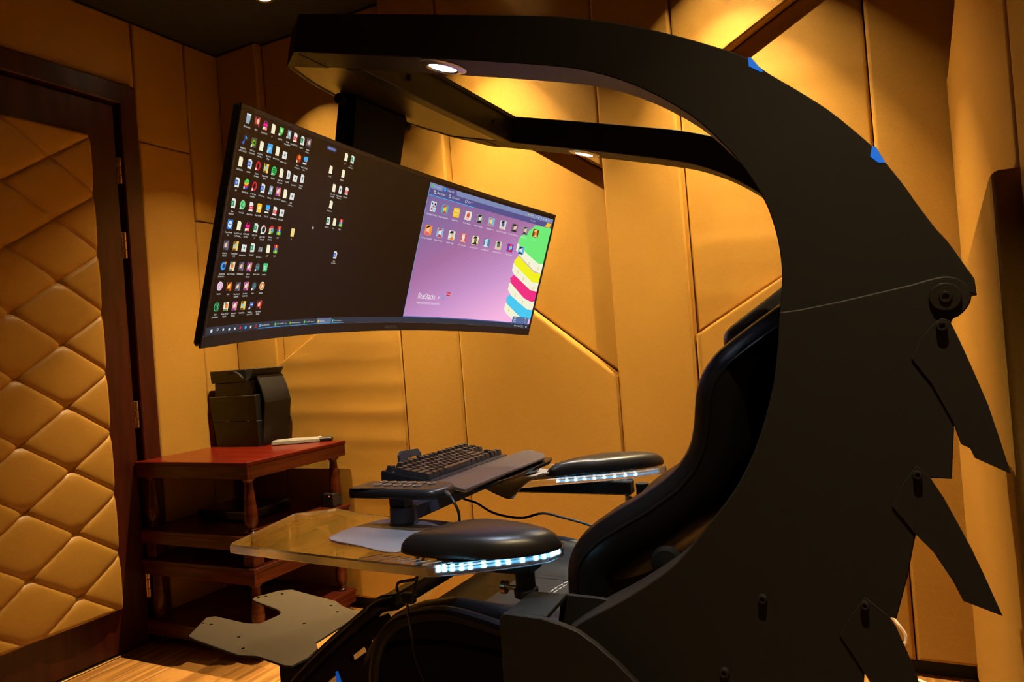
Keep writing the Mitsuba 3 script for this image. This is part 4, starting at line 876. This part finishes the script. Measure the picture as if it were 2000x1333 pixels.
# cables
obj('cable', tube([(-1.00, 1.50, .838), (-.952, 1.5, .797), (-.931, 1.5, .781), (-.896, 1.5, .772), (-.862, 1.5, .754), (-.828, 1.5, .744), (-.773, 1.5, .740), (-.719, 1.5, .753), (-.668, 1.5, .745), (-.607, 1.5, .731), (-.50, 1.5, .70)], .0028, 8, 5), 'cable_black', label='thin black cable sagging from the keyboard tray to the backrest', cat='cable')
hc = [(-.712, 1.02, .792), (-.725, 1.0, .764), (-.745, 1.0, .757), (-.764, 1.0, .752), (-.769, 1.0, .741), (-.761, 1.0, .729), (-.748, 1.0, .727), (-.736, 1.0, .733), (-.729, 1.0, .75), (-.724, 1.01, .792)]
CB = thing('tied_cable', 'black cable tied in a loop hanging under the near acrylic table', 'cable')
obj('loop', tube(hc, .0026, 8, 5), 'cable_black', CB)
obj('tie', shift(rbox(-.013, .013, -.008, .008, -.009, .009, .004), -.746, 1.0, .727), 'cable_black', CB)
obj('tail', tube([(-.748, 1.0, .722), (-.765, 1.02, .70), (-.778, 1.04, .672), (-.782, 1.05, .64), (-.778, 1.05, .60), (-.76, 1.05, .558), (-.74, 1.06, .50), (-.72, 1.1, .40)], .0024, 8, 5), 'cable_black', CB)
obj('white_cable', tube([(-.06, 2.45, .222), (-.026, 2.5, .211), (-.005, 2.5, .190), (.010, 2.5, .164), (.011, 2.5, .143), (.003, 2.5, .128), (-.03, 2.50, .07), (-.03, 2.54, .02), (.0, 2.555, .006), (.045, 2.54, .005), (.075, 2.50, .005), (.105, 2.42, .005), (.12, 2.3, .005)], .0052, 10, 6), 'cable_white', label='white cable looping down to the floor at the back wall', cat='cable')

# ================================================================== SHELF UNIT IN THE CORNER
RX0, RX1, RY0, RY1 = -2.862, -2.195, 1.978, 2.560
RK = thing('shelf_unit', 'two-tier glossy red mahogany side table with turned legs in the corner by the door', 'shelf')
def tray(z0, z1, top, m='mahogany'):
    k = obj('shelf', cbox(RX0, RX1, RY0, RY1, z1 - .016, z1, .003), top, RK)
    obj('apron', cat(cbox(RX0 + .004, RX1 - .004, RY0 + .004, RY0 + .022, z0, z1 - .015, .002), cbox(RX0 + .004, RX1 - .004, RY1 - .022, RY1 - .004, z0, z1 - .015, .002), cbox(RX0 + .004, RX0 + .022, RY0 + .02, RY1 - .02, z0, z1 - .015, .002), cbox(RX1 - .022, RX1 - .004, RY0 + .02, RY1 - .02, z0, z1 - .015, .002)), m, k)
tray(.712, .780, 'mahogany_top'); tray(.432, .490, 'mahogany'); tray(.300, .365, 'mahogany'); tray(.045, .105, 'mahogany')
def leg_profile(z0, z1):
    h = z1 - z0
    return [(0, 0), (.019, 0), (.021, .006), (.016, .012), (.019, .018), (.016, .024), (.020, .030), (.0255, .045), (.0265, h * .30), (.0245, h * .45), (.0195, h * .70), (.0155, h - .022), (.0155, h - .018), (.024, h - .010), (.026, h - .004), (.026, h), (0, h)]
for x in (RX0 + .045, RX1 - .045):
    for y in (RY0 + .045, RY1 - .045):
        obj('leg', shift(lathe(leg_profile(.49, .712), 24), x, y, .4901), 'mahogany', RK)
        obj('leg', shift(lathe(leg_profile(.105, .300), 24), x, y, .1051), 'mahogany', RK)
        obj('block', cbox(x - .028, x + .028, y - .028, y + .028, .3651, .4319, .003), 'mahogany', RK)
        obj('foot', cbox(x - .022, x + .022, y - .022, y + .022, 0, .0449, .003), 'mahogany', RK)

BX = thing('carton', 'stacked black cartons with open flaps standing on the red shelf unit', 'box')
def frust(x0, x1, y0, y1, z0, z1, t=.0, c=.003):
    return hull([(x0 + t, y0 + t, z0), (x1 - t, y0 + t, z0), (x0 + t, y1 - t, z0), (x1 - t, y1 - t, z0), (x0, y0 + c, z1 - c), (x0 + c, y0, z1 - c), (x1, y0 + c, z1 - c), (x1 - c, y0, z1 - c), (x0, y1 - c, z1 - c), (x1, y1 - c, z1 - c), (x0 + c, y0 + c, z1), (x1 - c, y0 + c, z1), (x0 + c, y1, z1), (x1 - c, y1, z1)])
obj('lower_carton', frust(-2.838, -2.548, 2.378, 2.560, .7805, .900, .008), 'carton_black', BX)
obj('upper_carton', frust(-2.848, -2.545, 2.372, 2.562, .9003, 1.018, .006), 'carton_black', BX)
obj('neck', frust(-2.818, -2.572, 2.385, 2.560, 1.0183, 1.082, .0), 'carton_black', BX)
obj('lid', frust(-2.836, -2.60, 2.376, 2.56, 1.0822, 1.140, .004), 'carton_black', BX)
fl = spline([(-2.60, 1.086), (-2.578, 1.098), (-2.565, 1.118), (-2.548, 1.140)], 4)
obj('flap', prism_y(np.vstack([fl, (fl + [.005, -.003])[::-1]]), 2.378, 2.56), 'carton_black', BX)
obj('side_board', prism_y([(-2.552, .782), (-2.546, .782), (-2.512, .98), (-2.530, 1.05), (-2.556, 1.105), (-2.562, 1.103), (-2.536, 1.05), (-2.518, .98)], 2.40, 2.56), 'carton_black', BX)
fc = spline([(-2.70, 1.125), (-2.665, 1.132), (-2.635, 1.122), (-2.61, 1.10)], 4)
obj('flap', prism_y(np.vstack([fc, (fc + [0, -.004])[::-1]]), 2.362, 2.376), 'carton_black', BX)
for x, y, z in ((-2.735, 2.3712, .901), (-2.600, 2.3712, .9005), (-2.556, 2.52, 1.0192)):
    obj('staple', cbox(x - .006, x + .006, y - .0008, y + .0004, z - .0012, z + .0012, .0003), 'steel', BX)

RM = thing('wrapped_remote', 'remote control in a clear plastic sleeve lying on the red shelf unit', 'remote control')
M = rotm([0, 0, 1], 28)
bodyr = rbox(-.115, .115, -.022, .022, 0, .018, .008)
obj('body', shift(moved(bodyr, M), -2.372, 2.505, .7808), 'black_plastic', RM, smooth=40)
sl = np.array([(-.16, -.03), (-.125, -.036), (.06, -.032), (.065, .03), (-.1, .036), (-.15, .02)])
wrap = layers(sl, [(0, .003), (.002, 0), (.014, .002), (.021, .008)])
wv = np.asarray(trimesh.remesh.subdivide_to_size(wrap.vertices, wrap.faces, .012)[0]); wf = trimesh.remesh.subdivide_to_size(wrap.vertices, wrap.faces, .012)[1]
wv = wv + (meshkit.fbm(wv * 60, 3)[:, None] - .5) * .005 * np.array([.4, .6, 1.0]) * np.clip(wv[:, 2:] / .02, 0, 1)
obj('sleeve', shift(moved(tm(wv, wf), M), -2.372, 2.505, .7812), 'plastic_wrap', RM, smooth=50, label='crinkled clear plastic sleeve')

AD = thing('power_adapter', 'small black adapter with a red light on the middle shelf', 'adapter')
obj('case', rbox(-2.285, -2.215, 2.47, 2.53, .4905, .552, .006), 'black_plastic', AD, smooth=40)
obj('indicator', shift(moved(lathe([(0, 0), (.0028, 0), (.0022, .0012), (0, .0016)], 12), rotm([1, 0, 0], 90)), -2.238, 2.4696, .540), 'black_plastic', AD, emitter=glow((2.5, .05, .08), 1.0, 0.0))
DV = thing('set_top_box', 'flat black set-top box lying on the middle shelf', 'set-top box')
obj('case', rbox(-2.72, -2.42, 2.16, 2.42, .4945, .540, .008), 'gloss_black', DV, smooth=40)
for x in (-2.70, -2.44):
    for y in (2.18, 2.40): obj('foot', shift(lathe([(0, 0), (.008, 0), (.008, .0055), (0, .0055)], 14), x, y, .4901), 'black_plastic', DV)
